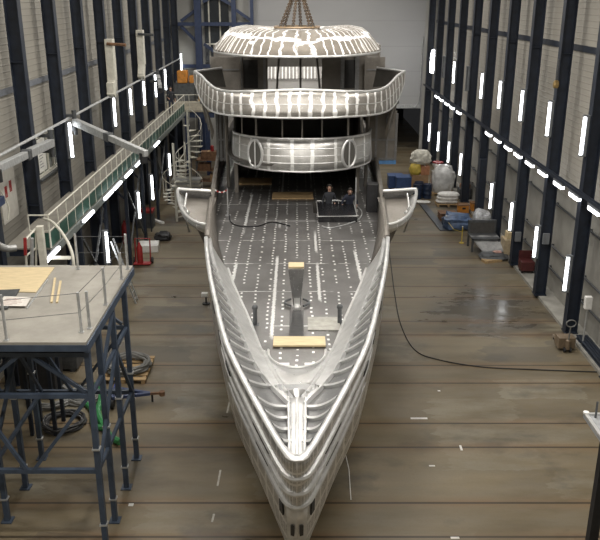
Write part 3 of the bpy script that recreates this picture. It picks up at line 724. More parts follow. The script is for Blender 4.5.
# ---- deck fittings
t = yacht
bm = BM()
a, b = Vector((0,19.25,4.2)), Vector((-.02,19.0,5.42))
vs = []
for z, w, d in ((4.25,.09,.10),(5.4,.21,.20)):
    c = a.lerp(b, (z-4.2)/1.2); vs.append([bm.verts.new((c.x+x*w, c.y+y*d, z)) for x, y in ((-1,-1),(1,-1),(1,1),(-1,1))])
bm.faces.new(vs[0][::-1]); bm.faces.new(vs[1])
for i in range(4): bm.faces.new((vs[0][i], vs[0][(i+1)%4], vs[1][(i+1)%4], vs[1][i]))
fm = obj('foredeck_post', bm, ALU_IN, yacht, bevel=.01)
bm = BM(); box(bm, (b.x, b.y+.02, 5.43), (.40,.36,.05)); obj('timber_cap', bm, PLY, fm, bevel=.005)
bm = BM(); bb(bm, -.08,.08,19.02,19.12,4.24,4.5); lathe(bm, [(.1,4.2),(.1,4.3),(.06,4.36)], (0,19.0,0), 12); obj('post_foot', bm, ALU_EDGE, fm)
for s in (-1,1):
    bm = BM(); tube(bm, [(s*(.17+.16*math.sin(q*PI/7)), 19.35-.28+.5*q/7, 4.28) for q in range(8)], .03, 6); obj('post_ring', bm, STEELD, fm)
bm = BM(); bb(bm, -.19,.17,17.25,18.9,4.2,4.225); obj('dark_recess_plate', bm, mat('recess_shade_paint', (.10,.10,.10), .35, .5), yacht, bevel=.005)  # dark colour stands in for the shade of an open deck recess
for x, y in ((-1.05,18.0),(1.07,18.05)):
    bm = BM(); lathe(bm, [(.055,4.2),(.055,4.62),(.075,4.64),(.075,4.70),(.05,4.73)], (x, y, 0), 12); bb(bm, x-.1,x+.1,y-.1,y+.1,4.2,4.22); obj('bollard', bm, STEELD, yacht, smooth=True)
# bridge wings
for s in (-1, 1):
    top = [U(386,225,Z=5.2),U(396,223,Z=5.22),U(405.5,217.5,Z=5.27),U(412,209.5,Z=5.34),U(415.5,199,Z=5.42),U(416.5,189,Z=5.5)]
    top = [Vector((p.x*s, p.y, p.z)) for p in bez(top, 4)]
    base = [Vector((s*(abs(p.x)*.90+.20), p.y+.22, p.z-.36)) for p in top]
    wg = None
    bm = BM(); grid(bm, [[a.lerp(b, q/4)+Vector((s*.10*math.sin(PI*q/4),-.05*math.sin(PI*q/4),0)) for a, b in zip(top, base)] for q in range(5)])
    wg = obj('bridge_wing', bm, alu('wing_plate', (.62,.62,.61), (.93,.93,.92), nu=5, nv=3, w=.05, wob=.02, metal=.6), yacht, smooth=True, thick=.03)
    bi = Vector((s*3.05, top[-1].y-.1, 5.45)); bl = Vector((s*3.05, top[-1].y+.1, 5.05))
    bm = BM(); tube(bm, top+[top[-1].lerp(bi,.5), bi], .055, 8); obj('wing_cap', bm, ALU_EDGE, wg, smooth=True)
    bm = BM(); grid(bm, [[top[-1], bi],[base[-1], bl]]); obj('wing_back_plate', bm, ALU_IN, wg, thick=.03)
    bm = BM(); p0 = Vector((s*3.0, base[0].y, 4.32)); grid(bm, [[Vector((s*2.9, p.y, p.z-.02)) for p in base], base]); obj('wing_floor', bm, ALU_DIM, wg, thick=.03)
    bm = BM(); k = len(top)-8; a = [top[k], top[k+2], top[-3]]; 
    grid(bm, [[p+Vector((s*.05,0,-.02)) for p in a],[Vector((s*(abs(p.x)-.15), p.y+.2, p.z-.65)) for p in a],[Vector((s*(abs(a[1].x)-.30+.03*j), a[1].y+.25, a[1].z-1.15)) for j in range(3)]]); obj('wing_fairing', bm, ALU, wg, thick=.03)
    bm = BM(); bar(bm, (s*3.0, 25.9, 3.6), (s*3.6, 26.2, 4.85), .12, .2); obj('wing_bracket', bm, ALU_DIM, wg)
    for q in (.3,.62):
        p = top[int(q*len(top))]; r_ = base[int(q*len(base))]; bm = BM(); bar(bm, p.lerp(r_,.08)+Vector((-s*.05,.05,0)), r_+Vector((-s*.05,.05,.05)), .03, .1); obj('wing_stiffener', bm, ALU_EDGE, wg)
    p = top[-3]; bm = BM(); tube(bm, [p+Vector((-s*.30,.05,-.02)), p+Vector((-s*.36,-.9,-.25)), p+Vector((-s*.55,-1.5,-.3))], .03, 6); obj('wing_inner_bar', bm, ALU_EDGE, wg)
# ---- wheelhouse front ring
def curve_pts(tab, n=5):
    p = [U(*r[:2], Y=r[2]) for r in tab]; p[0].x = 0
    right = bez(p, n); return [Vector((-q.x, q.y, q.z)) for q in right[::-1]] + right[1:]
rt = curve_pts([(297,139,29.9),(322,138.7,30.05),(343,137.3,30.4),(357,135,31.0),(364.5,132.5,31.8),(366,129,33.5)])
rb = curve_pts([(297,172,29.6),(322,171,29.75),(343,168.5,30.15),(357,165,30.8),(365,160.5,31.7),(366.5,152,33.5)])
def band(a, b, n=4, bulge=0): return [[p.lerp(q, i/n)+Vector((0,-bulge*math.sin(PI*i/n),0)) for p, q in zip(a, b)] for i in range(n+1)]
bm = BM(); grid(bm, band(rt, rb, 4, .06)); wh = obj('wheelhouse_front', bm, ALU_RING, yacht, smooth=True, thick=.05)
bm = BM(); tube(bm, rt, .05, 8); obj('ring_top_bar', bm, ALU_EDGE, wh, smooth=True)
bm = BM(); tube(bm, rb, .04, 8); obj('ring_bottom_bar', bm, ALU_EDGE, wh, smooth=True)
for q in (.30,.52,.74):
    bm = BM(); tube(bm, [p.lerp(r_, q)+Vector((0,-.07,0)) for p, r_ in zip(rt, rb)], .022, 6); obj('ring_stringer', bm, ALU_EDGE, wh, smooth=True)
for s, px in ((-1, 260.5), (1, 349)):
    mid = [p.lerp(q, .5) for p, q in zip(rt, rb)]; k = min(range(1, len(mid)-1), key=lambda i: abs(mid[i].x-s*1.78)); tg = (mid[k+1]-mid[k-1]).normalized()
    c = mid[k]+Vector((s*.03,-.13,0)); fx = .34; c.x += 0
    ring = [c+Vector((tg.x*fx*math.cos(a), tg.y*fx*math.cos(a), .53*math.sin(a))) for a in [2*PI*k/24 for k in range(24)]]
    bm = BM(); tube(bm, ring, .06, 8, closed=True); pf = obj('porthole_frame', bm, ALU_EDGE, wh, smooth=True)
    bm = BM(); v = [bm.verts.new(p+Vector((0,-.01,0))) for p in ring]; bm.faces.new(v); obj('porthole_pane', bm, glass('porthole_dark', (.10,.095,.085), .3), pf, thick=.02)
    bm = BM(); bar(bm, c+Vector((0,-.16,.55)), c+Vector((0,-.16,-.55)), .05); obj('porthole_bar', bm, ALU_EDGE, pf)
# roof over the lounge / wheelhouse floor, back bulkheads
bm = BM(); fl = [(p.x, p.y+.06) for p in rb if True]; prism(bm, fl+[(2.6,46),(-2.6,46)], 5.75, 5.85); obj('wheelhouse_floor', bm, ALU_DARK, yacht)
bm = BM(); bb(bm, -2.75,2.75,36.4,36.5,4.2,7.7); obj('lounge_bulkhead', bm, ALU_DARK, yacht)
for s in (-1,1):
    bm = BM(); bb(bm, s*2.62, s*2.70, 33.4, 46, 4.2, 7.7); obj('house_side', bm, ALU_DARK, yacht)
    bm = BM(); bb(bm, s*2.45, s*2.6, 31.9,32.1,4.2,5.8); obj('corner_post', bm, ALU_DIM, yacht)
for px in (236,252,280,297,314,342,358):
    k = min(range(len(rt)), key=lambda i: abs(VX+F*rt[i].x/(rt[i].y*cP+(H-rt[i].z)*sP)-px))
    p = rt[k]+Vector((0,.05,0)); bm = BM(); tube(bm, [p, p+Vector((0,.12,.95))], .045 if px in (252,342) else .03, 6); obj('window_mullion', bm, ALU_DIM, wh)
wh.location.x += .20
# ---- upper deck front band with swept-up wings
bt = curve_pts([(297,90,29.7),(322,90.6,29.8),(347,91.6,30.0),(368,91.5,30.5),(381,88.5,31.2),(389,82.5,31.9),(395,76,32.5),(402,71.5,33.2)])
bb_ = curve_pts([(297,118,29.2),(322,117.7,29.3),(347,116.6,29.5),(368,115,30.1),(382,112,30.9),(390,107,31.6),(396,98,32.3),(401,84,33.1)])
bm = BM(); grid(bm, band(bt, bb_, 4, .10)); ub = obj('upper_deck_band', bm, ALU_BAND, yacht, smooth=True, thick=.05)
bm = BM(); tube(bm, bt, .06, 8); obj('band_top_bar', bm, ALU_EDGE, ub, smooth=True)
bm = BM(); tube(bm, bb_, .045, 8); obj('band_bottom_bar', bm, ALU_EDGE, ub, smooth=True)
bm = BM(); tube(bm, [p.lerp(q,.5)+Vector((0,-.12,0)) for p, q in zip(bt, bb_)][3:-3], .022, 6); obj('band_stringer', bm, ALU_EDGE, ub, smooth=True)
for s in (-1,1):
    tip = Vector((s*bt[-1].x, bt[-1].y, bt[-1].z)); low = Vector((s*bb_[-1].x, bb_[-1].y, bb_[-1].z))
    ti = Vector((s*3.35, 34.6, tip.z+.02)); li = Vector((s*3.2, 34.6, low.z-.3))
    bm = BM(); grid(bm, [[tip, ti],[low, li]]); obj('wing_return', bm, ALU_DARK, ub, thick=.04)
    bm = BM(); tube(bm, [tip, ti], .05, 8); tube(bm, [tip, low], .05, 8); obj('wing_return_bar', bm, ALU_EDGE, ub, smooth=True)
    # crumpled skirt plates hanging under the wing
    bm = BM(); p = bb_[-1]; 
    a = [Vector((s*abs(q.x), q.y+.15, q.z)) for q in bb_[-9:]]
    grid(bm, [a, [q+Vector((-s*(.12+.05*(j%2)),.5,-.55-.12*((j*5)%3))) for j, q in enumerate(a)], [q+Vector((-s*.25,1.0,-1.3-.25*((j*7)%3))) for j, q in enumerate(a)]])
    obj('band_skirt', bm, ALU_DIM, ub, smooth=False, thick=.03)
    # transverse side panels under the upper deck
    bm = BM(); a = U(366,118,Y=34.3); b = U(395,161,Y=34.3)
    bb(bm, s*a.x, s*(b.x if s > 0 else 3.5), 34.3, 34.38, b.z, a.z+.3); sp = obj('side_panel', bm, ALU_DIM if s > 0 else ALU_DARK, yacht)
    if s < 0: b.x = 3.5
    bm = BM()
    for q in (.35,.7,1.0): x = a.x+(b.x-a.x)*q; bb(bm, s*(x-.05), s*(x+.05), 34.24, 34.3, b.z, a.z+.2)
    for z in (b.z+.1, (a.z+b.z)/2): bb(bm, s*a.x, s*b.x, 34.25, 34.3, z-.04, z+.04)
    obj('panel_stiffener', bm, ALU_IN, sp)
    if s == 1:
        bm = BM(); bb(bm, a.x+.5, b.x+.03, 34.18, 34.24, b.z-.12, b.z+.04); obj('blue_tape_edge', bm, mat('blue_tape', (.10,.25,.5), .5), sp)
    bm = BM(); tube(bm, [(s*2.95,33,4.2),(s*3.0,33,7.6)], .07); tube(bm, [(s*3.05,34.5,4.2),(s*3.1,34.5,7.6)], .05); obj('deck_pillar', bm, ALU_DIM, yacht)
ub.location.x += .10
pl = [(p.x*.97+.1, p.y+.15) for p in bb_]
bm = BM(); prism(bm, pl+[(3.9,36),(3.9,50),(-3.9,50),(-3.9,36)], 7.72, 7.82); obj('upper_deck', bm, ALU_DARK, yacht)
# ---- upper house behind (walls, openings, far grating)
YU = 36.6
def up(px0, px1, py0, py1, y, name, m, th=.1, parent=None):
    a, b = U(px0, py0, Y=y), U(px1, py1, Y=y); bm = BM(); bb(bm, a.x, b.x, y, y+th, max(b.z,7.85), a.z); return obj(name, bm, m, parent or yacht)
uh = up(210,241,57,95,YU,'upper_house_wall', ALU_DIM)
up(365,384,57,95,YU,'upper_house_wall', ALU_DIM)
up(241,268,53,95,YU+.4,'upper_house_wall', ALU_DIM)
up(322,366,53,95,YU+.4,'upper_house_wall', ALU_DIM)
for a, b in ((239,242.5),(263,266),(341,344),(355.5,358.5)): up(a,b,55,95,YU+.25,'wall_pillar', ALU_IN, .08)
for a, b in ((243,258),(344,356)): up(a,b,60,88,YU+.33,'window_opening', PORT, .05)
for px0, px1 in ((211,239),(367,384)): up(px0,px1,69,70.5,YU-.05,'wall_stringer', ALU_IN, .05)
# side walls of the upper house
for s in (-1,1):
    bm = BM(); bb(bm, s*3.7, s*3.78, YU, 48, 7.8, 9.9); obj('upper_house_side', bm, ALU_DIM, yacht)
bm = BM(); a, b = U(268,67,Y=42), U(322,80,Y=42); grid(bm, [[Vector((x, 42, a.z)), Vector((x, 41.6, b.z+.1))] for x in (a.x, a.x*.5+b.x*.5, b.x)]); obj('louvre_screen', bm, alu('louvre_plate', (.22,.21,.20), (.8,.8,.78), nu=0, nv=15, w=.13, wob=.01, metal=.4, rough=.5), yacht, thick=.05)
bm = BM(); bb(bm, a.x, b.x, 41.3, 41.4, 7.83, b.z-.05); obj('louvre_sill', bm, ALU_DARK, yacht)
bm = BM(); bb(bm, -3.6,3.6,47,47.1,7.82,9.0); obj('aft_bulkhead', bm, ALU_DARK, yacht)
for p, q in (((279,57),(276,90)),((300.5,57),(300.5,90)),((317,57),(321,90))):
    bm = BM(); tube(bm, [U(*p,Y=33.2), Vector((U(*q,Y=33.2).x, 33.2, 7.82))], .045, 8); obj('roof_prop', bm, ALU_DARK, yacht)
# planks on deck belonging to no part of the hull
# ================================================================ hardtop hanging on the crane
ht = thing('yacht_hardtop', 'curved aluminium hardtop with bright weld lines hanging from crane slings above the yacht', 'yacht roof', (0, 33.5, 9.8))
def ring(hw, yf, yb, z, n=48, e=3.0, zs=0):
    out = []; yc = (yf+yb)/2; hl = (yb-yf)/2
    for k in range(n):
        a = 2*PI*k/n - PI/2; c, s_ = math.cos(a), math.sin(a)
        x = hw*math.copysign(abs(c)**(2/e), c); y = yc+hl*math.copysign(abs(s_)**(2/e), s_)
        out.append(Vector((x, y, z + zs*abs(x/hw)**2)))
    return out
rings = [ring(3.40,30.5,36.8,9.80,zs=.12), ring(3.40,30.52,36.85,9.86,zs=.12), ring(3.2,30.95,36.9,10.15,zs=.10), ring(3.0,31.45,36.9,10.38,zs=.12), ring(2.75,32.1,36.8,10.54,zs=.16), ring(2.3,32.9,36.7,10.64,zs=.14), ring(1.0,33.7,36.4,10.60)]
bm = BM(); vs = grid(bm, [r+[r[0]] for r in rings]); bmesh.ops.remove_doubles(bm, verts=bm.verts, dist=1e-4)
obj('roof_shell', bm, ALU_ROOF, ht, smooth=True, thick=.03)
bm = BM(); v = [bm.verts.new(p) for p in ring(1.02,33.68,36.42,10.62)]; bm.faces.new(v); obj('roof_top_plate', bm, ALU_DIM, ht, thick=.03)
bm = BM(); tube(bm, ring(3.38,30.5,36.85,9.80,zs=.10), .05, 8, closed=True); obj('roof_rim', bm, ALU_EDGE, ht, smooth=True)
bm = BM(); v = [bm.verts.new(p) for p in ring(3.25,30.7,36.7,9.86)]; bm.faces.new(v); obj('roof_soffit', bm, ALU_DIM, ht, thick=.03)
for k in range(0,48,3):
    pts = [r[k]+Vector((0,0,.005)) for r in rings[1:6]]
    bm = BM(); tube(bm, pts, .022, 5); obj('roof_rib', bm, ALU_EDGE, ht, smooth=True)
for hw, yf, yb, z in ((.95,34.0,36.0,10.72),):
    bm = BM(); tube(bm, ring(hw,yf,yb,z), .05, 6, closed=True); obj('lifting_frame', bm, mat('bronze_steel', (.24,.17,.10), .5, .4), ht, smooth=True)
for k in range(6):
    a = 2*PI*k/6+.3; bm = BM(); x, y = .72*math.cos(a), 35+.7*math.sin(a); tube(bm, [(x+.07*math.cos(q*PI/6), y, 10.72+.1*math.sin(q*PI/6)) for q in range(7)], .025, 6); obj('lifting_lug', bm, STEELD, ht)
# crane hook and slings
hk = Vector((.05, 35, 12.9))
t = thing('crane_hook', 'overhead crane hook block above the hardtop at the top of the photo', 'crane hook', hk)
bm = BM(); bb(bm, -.2,.3,34.8,35.2,13.1,13.8); obj('hook_block', bm, YELLOW, t, bevel=.04)
bm = BM(); tube(bm, [hk+Vector((.2*math.sin(a), 0, -.2+.2*math.cos(a)))*1.0 for a in [q*.45-.3 for q in range(11)]], .05, 8); tube(bm, [hk, hk+Vector((0,0,.3))], .05); obj('hook', bm, STEELD, t, smooth=True)
for x in (-.1,.05,.2):
    bm = BM(); tube(bm, [(x,35,13.8),(x,35,14.9)], .02, 6); obj('wire_rope', bm, STEELD, t)
bm = BM(); bb(bm, -.6,.7,34.4,35.6,14.7,15.0); obj('trolley', bm, YELLOW, t, bevel=.03)
t2 = thing('crane_bridge', 'overhead crane bridge girder above the hall', 'crane', (0, 35, 15.2))
bm = BM(); bb(bm, -9.0,9.9,34.2,34.42,15.0,15.55); obj('girder', bm, YELLOW, t2); bm = BM(); bb(bm, -9.0,9.9,35.5,35.8,15.0,15.55); obj('girder', bm, YELLOW, t2)
SL = mat('brown_chain', (.13,.09,.055), .55, .4, var=.3, scale=20)
for k in range(6):
    a = 2*PI*k/6+.3; q = Vector((.72*math.cos(a), 35+.7*math.sin(a), 10.81)); p0 = hk+Vector((0,0,-.35))
    bm = BM(); n = 26
    for i in range(n):
        c = p0.lerp(q, (i+.5)/n); d = (q-p0)/n*.62; side = Vector((.05,0,0)) if i%2 else Vector((0,.05,0))
        tube(bm, [c-d-side*.2, c-d*.6+side, c+d*.6+side, c+d, c+d*.6-side, c-d*.6-side], .026, 5, closed=True)
    side = 'left' if q.x < -.3 else 'right' if q.x > .3 else 'middle'
    dep = 'front' if q.y < 34.6 else 'rear' if q.y > 35.5 else 'centre'
    o = single('lifting_chain', bm, SL, 'brown lifting chain from the crane hook to the %s %s lug of the hardtop' % (dep, side), 'chain', 'lifting chains of the hardtop')
# ================================================================ loose things on the yacht
def plank(name, x0, x1, y0, y1, z, h, m, lab, cat, rz=0):
    bm = BM(); box(bm, ((x0+x1)/2,(y0+y1)/2,z+h/2), (x1-x0,y1-y0,h), rz=rz); return single(name, bm, m, lab, cat, bevel=.004)
a, b = U(273,345,Z=4.29), U(325,336,Z=4.29)
plank('timber_board', a.x, b.x, a.y, b.y, 4.235, .05, PLY, 'pale timber board lying across the foredeck close to the bow', 'board')
a, b = U(308,330.5,Z=4.23), U(339,317.5,Z=4.23)
plank('deck_plate', a.x, b.x, a.y, b.y, 4.217, .03, mat('loose_plate', (.38,.37,.33), .5, .3), 'loose grey square plate lying on the foredeck right of the tapered post', 'plate')
for (x0,x1,py,lab) in ((238,272,182,'long pale plank in the shade under the left half of the wheelhouse front'),(272,313,196.5,'short wide pale plank lying in the shade below the middle of the wheelhouse front')):
    a, b = U(x0,py+2.5,Z=4.23), U(x1,py-2.5,Z=4.23); plank('scaffold_plank', a.x, b.x, a.y, b.y+.2, 4.217, .05, WOOD, lab, 'plank')
# dark stair hatch with glossy lid
a, b, c = U(318,222,Z=4.22), U(357,221.5,Z=4.22), U(356,206,Z=4.22)
t = thing('deck_hatch', 'low dark deck hatch with a bright edge in front of the two people', 'hatch', (a.x*.5+b.x*.5, a.y, 4.217))
bm = BM(); bb(bm, a.x, b.x, a.y, c.y, 4.217, 4.42); obj('coaming', bm, mat('black_lid', (.016,.016,.018), .25), t, bevel=.01)
bm = BM(); q = .03
tube(bm, [(a.x,a.y,4.43),(b.x,b.y,4.43),(b.x,c.y,4.43),(a.x,c.y,4.43)], .02, 6, closed=True); obj('edge_strip', bm, ALU_EDGE, t)
bm = BM(); tube(bm, [((a.x+b.x)/2-.12,c.y-.5,4.44),((a.x+b.x)/2-.12,c.y-.5,4.58),((a.x+b.x)/2+.12,c.y-.5,4.58),((a.x+b.x)/2+.12,c.y-.5,4.44)], .02, 6); obj('handle', bm, GALV, t)
# black case and slim post at right
p = U(376,213,Z=4.2); bm = BM(); box(bm, (p.x-.15,p.y+.2,4.217+.55), (.42,.4,1.1)); 
single('black_case', bm, BLACK, 'tall black case on the deck beside the right bridge wing', 'case', bevel=.03)
p = U(356,213,Z=4.2); bm = BM(); tube(bm, [(p.x,p.y+.3,4.217),(p.x,p.y+.3,5.5)], .03, 8); lathe(bm, [(.09,4.217),(.09,4.25)], (p.x,p.y+.3,0), 12)
single('stanchion', bm, GALV, 'slim grey stanchion standing right of the deck hatch', 'post', smooth=True)
p = U(228,216,Z=4.2); bm = BM(); tube(bm, [(p.x,p.y,4.217),(p.x,p.y,5.25)], .025, 8); lathe(bm, [(.1,4.217),(.1,4.25)], (p.x,p.y,0), 12)
single('barrier_stanchion', bm, GALV, 'slim grey stanchion on the left deck edge holding red and white tape', 'post', smooth=True)
p = Vector((p.x,p.y,5.2)); q = Vector((-3.05, p.y-.1, 5.24)); pts = [p.lerp(q,i/6)-Vector((0,0,.10*math.sin(PI*i/6))) for i in range(7)]
bm = BM()
for i in range(0,6): bar(bm, pts[i], pts[i+1], .012, .05)
tp = single('barrier_tape', bm, WHITE, 'red and white barrier tape strung at the left edge of the deck', 'tape')
bm = BM()
for i in range(0,6,2): bar(bm, pts[i], pts[i+1], .016, .054)
obj('red_stripe', bm, RED, tp)
bm = BM(); tube(bm, bez([U(229,214,Z=4.24),U(231,222,Z=4.24),U(240,226,Z=4.24),U(258,226,Z=4.24),U(272,222,Z=4.24),U(290,226,Z=4.24)],6), .022, 6)
single('deck_cable', bm, BLACK, 'black cable lying in a curve on the left of the deck', 'cable', smooth=True)
bm = BM(); tube(bm, bez([U(357,206,Z=4.24),U(362,212,Z=4.24),U(359,219,Z=4.24),U(348,224,Z=4.24),U(330,228,Z=4.24),U(322,226,Z=4.24)],6), .022, 6)
single('deck_hose', bm, GALV, 'pale hose lying in a curve in front of the deck hatch', 'hose', smooth=True)
# keel blocks and hull stands (mostly below the hull)
for k, y in enumerate((17, 22, 28, 34, 40, 46, 52)):
    bm = BM()
    bb(bm, -.6,.6,y-.25,y+.25,0,.18); bb(bm, -.45,.45,y-.2,y+.2,.18,.36)
    o = single('keel_block', bm, WOOD, 'timber keel block under the hull, %s from the bow' % ORD[k], 'keel block', 'keel blocks under the yacht', bevel=.01)
for k, y in enumerate((27, 33, 40, 48)):
    for s, sd in ((-1,'left'),(1,'right')):
        x = s*R(y-.6)*.80; bm = BM(); tube(bm, [(x,y,.04),(x,y,1.0)], .07); bar(bm, (x-.3,y,.02),(x+.3,y,.02),.4,.04)
        bar(bm, (x+s*.25,y,.05),(x,y,.7),.05)
        single('hull_stand', bm, NAVY, 'dark steel stand under the %s hull side, %s from the bow' % (sd, ORD[k]), 'stand', 'hull stands under the yacht')
# ================================================================ people
SKIN = mat('skin', (.42,.26,.19), .6, var=.05); HAIR = mat('dark_hair', (.02,.016,.013), .7)
def person(name, loc, pose, lab, top, legs, rz=0):
    t = thing('person', lab, 'person', loc)
    M3 = Matrix.Rotation(rz, 3, 'Z')
    bm = bmesh.new(); sl = bm.verts.layers.skin.verify(); V = {}
    def v(k, co, r, rr=None, link=None):
        w = bm.verts.new(Vector(loc)+M3 @ Vector(co)); w[sl].radius = (r, rr or r); V[k] = w
        if link: bm.edges.new((V[link], w))
        return w
    J = dict(pel=(0,0,.95), wst=(0,-.0,1.12), chs=(0,.0,1.32), nk0=(0,.01,1.46), nk=(0,-.01,1.54), hd=(0,-.03,1.63), top=(0,-.02,1.73))
    lean = pose.get('lean', 0)
    def bend(co):
        x, y, z = co
        if z > .95: return (x, y-math.sin(lean)*(z-.95), .95+math.cos(lean)*(z-.95))
        return co
    v('pel', J['pel'], .15, .12); v('wst', bend(J['wst']), .14, .105, 'pel'); v('chs', bend(J['chs']), .165, .115, 'wst'); v('nk0', bend(J['nk0']), .085, .075, 'chs')
    v('nk', bend(J['nk']), .055, None, 'nk0'); v('hd', bend(J['hd']), .085, .098, 'nk'); v('top', bend(J['top']), .062, .075, 'hd')
    V['pel'][sl].use_root = True
    for s in (-1, 1):
        n = 'L' if s > 0 else 'R'
        v('sh'+n, bend((s*.17,.01,1.40)), .062, None, 'chs')
        e = pose.get('el'+n, (s*.25,.02,1.12)); w = pose.get('wr'+n, (s*.27,-.08,.88)); e, w = bend(e), bend(w)
        v('el'+n, e, .042, None, 'sh'+n); v('wr'+n, w, .028, None, 'el'+n)
        d = (Vector(w)-Vector(e)).normalized(); pc = Vector(w)+d*.07; v('pm'+n, pc, .034, .018, 'wr'+n)
        for i, ln in enumerate((.075,.085,.08,.06)):
            o = Vector(((i-1.5)*.018*1.0, 0, 0)); tip = pc+d*ln*.6+o*1.4; v('f%d%s' % (i,n), tip, .009, None, 'pm'+n); v('g%d%s' % (i,n), tip+d*ln*.4+Vector((0,-.02,0)), .007, None, 'f%d%s' % (i,n))
        v('th'+n, Vector(w)+d*.06+Vector((-s*.045,-.02,0)), .009, None, 'pm'+n)
        v('hp'+n, (s*.095,0,.88), .095, .10, 'pel'); v('kn'+n, (s*.11,-.02,.49), .062, None, 'hp'+n); v('an'+n, (s*.12,.02,.09), .042, None, 'kn'+n); v('he'+n, (s*.12,.0,.045), .042, None, 'an'+n); v('to'+n, (s*.14,-.17,.035), .035, None, 'he'+n)
    me = bpy.data.meshes.new('body'); bm.to_mesh(me); bm.free(); o = bpy.data.objects.new('body', me); COL.objects.link(o)
    o.modifiers.new('s', 'SKIN').use_smooth_shade = True; o.modifiers.new('d', 'SUBSURF').levels = 1
    dg = bpy.context.evaluated_depsgraph_get(); dg.update(); m2 = bpy.data.meshes.new_from_object(o.evaluated_get(dg)); bpy.data.objects.remove(o)
    o = bpy.data.objects.new('body', m2); COL.objects.link(o); o.parent = t
    for q in m2.vertices: q.co -= Vector(loc)
    inv = M3.inverted()
    zmin = min(q.co.z for q in m2.vertices)
    m2.materials.clear()
    for x in (SKIN, top, legs, BLACK): m2.materials.append(x)
    lv = [Vector(V_) for V_ in ()]
    wr = [inv @ (M3 @ Vector(bend(pose.get('wr'+n, (s*.27,-.08,.88))))) for n, s in (('L',1),('R',-1))]
    nkz = bend(J['nk'])[2]-.03
    for p in m2.polygons:
        c = inv @ p.center; p.use_smooth = True
        near = min((c-w).length for w in wr)
        p.material_index = 3 if c.z < .10 else 0 if (c.z > nkz or near < .15 and abs(c.x) > .12 and c.z < 1.3) else 1 if c.z > .93 else 2
    for q in m2.vertices: q.co.z -= zmin
    # hair and face
    hc = Vector(bend(J['hd']))+Vector((0,.0,.035-zmin)); bm = BM()
    tb = bmesh.new(); bmesh.ops.create_icosphere(tb, subdivisions=3, radius=1); mp = {}
    for q in tb.verts:
        if q.co.z > -.25-.55*q.co.y*-1*-1 and (q.co.y > -.45 or q.co.z > .45):
            mp[q] = bm.verts.new(Vector(loc)+M3 @ (hc+Vector((q.co.x*.094, q.co.y*.108+.008, q.co.z*.118+.012))))
    for f in tb.faces:
        if all(q in mp for q in f.verts): bm.faces.new([mp[q] for q in f.verts])
    tb.free(); obj('hair', bm, HAIR, t, smooth=True, thick=.012)
    bm = BM(); f0 = hc+Vector((0,-.10,-.02))
    for p_, r_ in (((0,-.008,-.005),.017),((0,.0,.012),.012)): lathe_c = Vector(loc)+M3 @ (f0+Vector(p_)); box(bm, lathe_c, (r_*1.3,r_*1.6,r_*2), rz=rz)
    obj('nose', bm, SKIN, t, bevel=.005)
    for s in (-1,1):
        bm = BM(); box(bm, Vector(loc)+M3 @ (f0+Vector((s*.034,.012,.028))), (.024,.014,.012), rz=rz); obj('eye', bm, BLACK, t, bevel=.003)
        bm = BM(); box(bm, Vector(loc)+M3 @ (hc+Vector((s*.092,.01,-.01))), (.016,.04,.062), rz=rz); obj('ear', bm, SKIN, t, bevel=.007)
    bm = BM(); box(bm, Vector(loc)+M3 @ (f0+Vector((0,.012,-.045))), (.045,.012,.009), rz=rz); obj('mouth', bm, RED, t, bevel=.003)
    return t
DKC = mat('dark_workwear', (.02,.022,.028), .8, var=.2); DKB = mat('navy_workwear', (.025,.03,.05), .8)
p = U(329,207,Z=4.2); person('a', (p.x, 29.35, 3.385), dict(elL=(.26,-.02,1.13), wrL=(.16,-.16,.95)), 'person in dark work clothes standing upright behind the deck hatch', DKC, DKC)
p = U(349,208,Z=4.2); person('b', (p.x, 29.3, 3.385), dict(lean=.45, elL=(.30,-.08,1.12), wrL=(.24,-.24,.9), elR=(-.30,-.08,1.12), wrR=(-.24,-.24,.9)), 'person in dark clothes bending forward beside the standing one behind the deck hatch', DKB, DKC)
p = U(176.5,99,Z=ZW); person('c', (-8.35, 52.5, ZW), dict(elR=(-.27,-.05,1.14), wrR=(-.18,-.22,1.05)), 'person in dark clothes standing on the far end of the left walkway', DKC, DKB, rz=.3)
# ================================================================ work platform in the left foreground
PZ = 5.33
wp = thing('work_platform', 'blue steel work platform with a grey deck at the lower left of the photo', 'platform', (-6.2, 16.8, 0))
x0, x1, y0, y1 = -8.4, -4.30, 14.5, 19.3
def plat_deck():
    m, nt, b = _base('worn_grey_deck')
    v = coords(nt); f = noise_n(nt, v, 1.3, 5, .65); g = noise_n(nt, v, 7, 4, .7)
    c = mixc(nt, ramp(nt, f, .35, .7), (.25,.235,.205), (.345,.325,.285)); c = mixc(nt, math_n(nt,'MULTIPLY',ramp(nt, g, .55, .8),.5), c, (.22,.20,.17))
    c = mixc(nt, math_n(nt,'MULTIPLY',ramp(nt, noise_n(nt, v, .8, 3), .62, .68),.35), c, (.33,.37,.43))
    L(nt, c, b.inputs['Base Color']); b.inputs['Roughness'].default_value = .6; return m
bm = BM(); bb(bm, x0, x1, y0, y1, PZ-.06, PZ); obj('deck', bm, plat_deck(), wp)
bm = BM(); bb(bm, x0, x1+.01, y0-.02, y0+.06, PZ-.2, PZ-.06); bb(bm, x1-.05, x1+.03, y0, y1, PZ-.24, PZ-.06); bb(bm, x0, x1-.06, y1-.1, y1, PZ-.24, PZ-.06)
for y in (15.75,17.1,18.4): bb(bm, x0, x1-.06, y-.06, y+.06, PZ-.24, PZ-.06)
obj('deck_frame', bm, SCAF, wp)
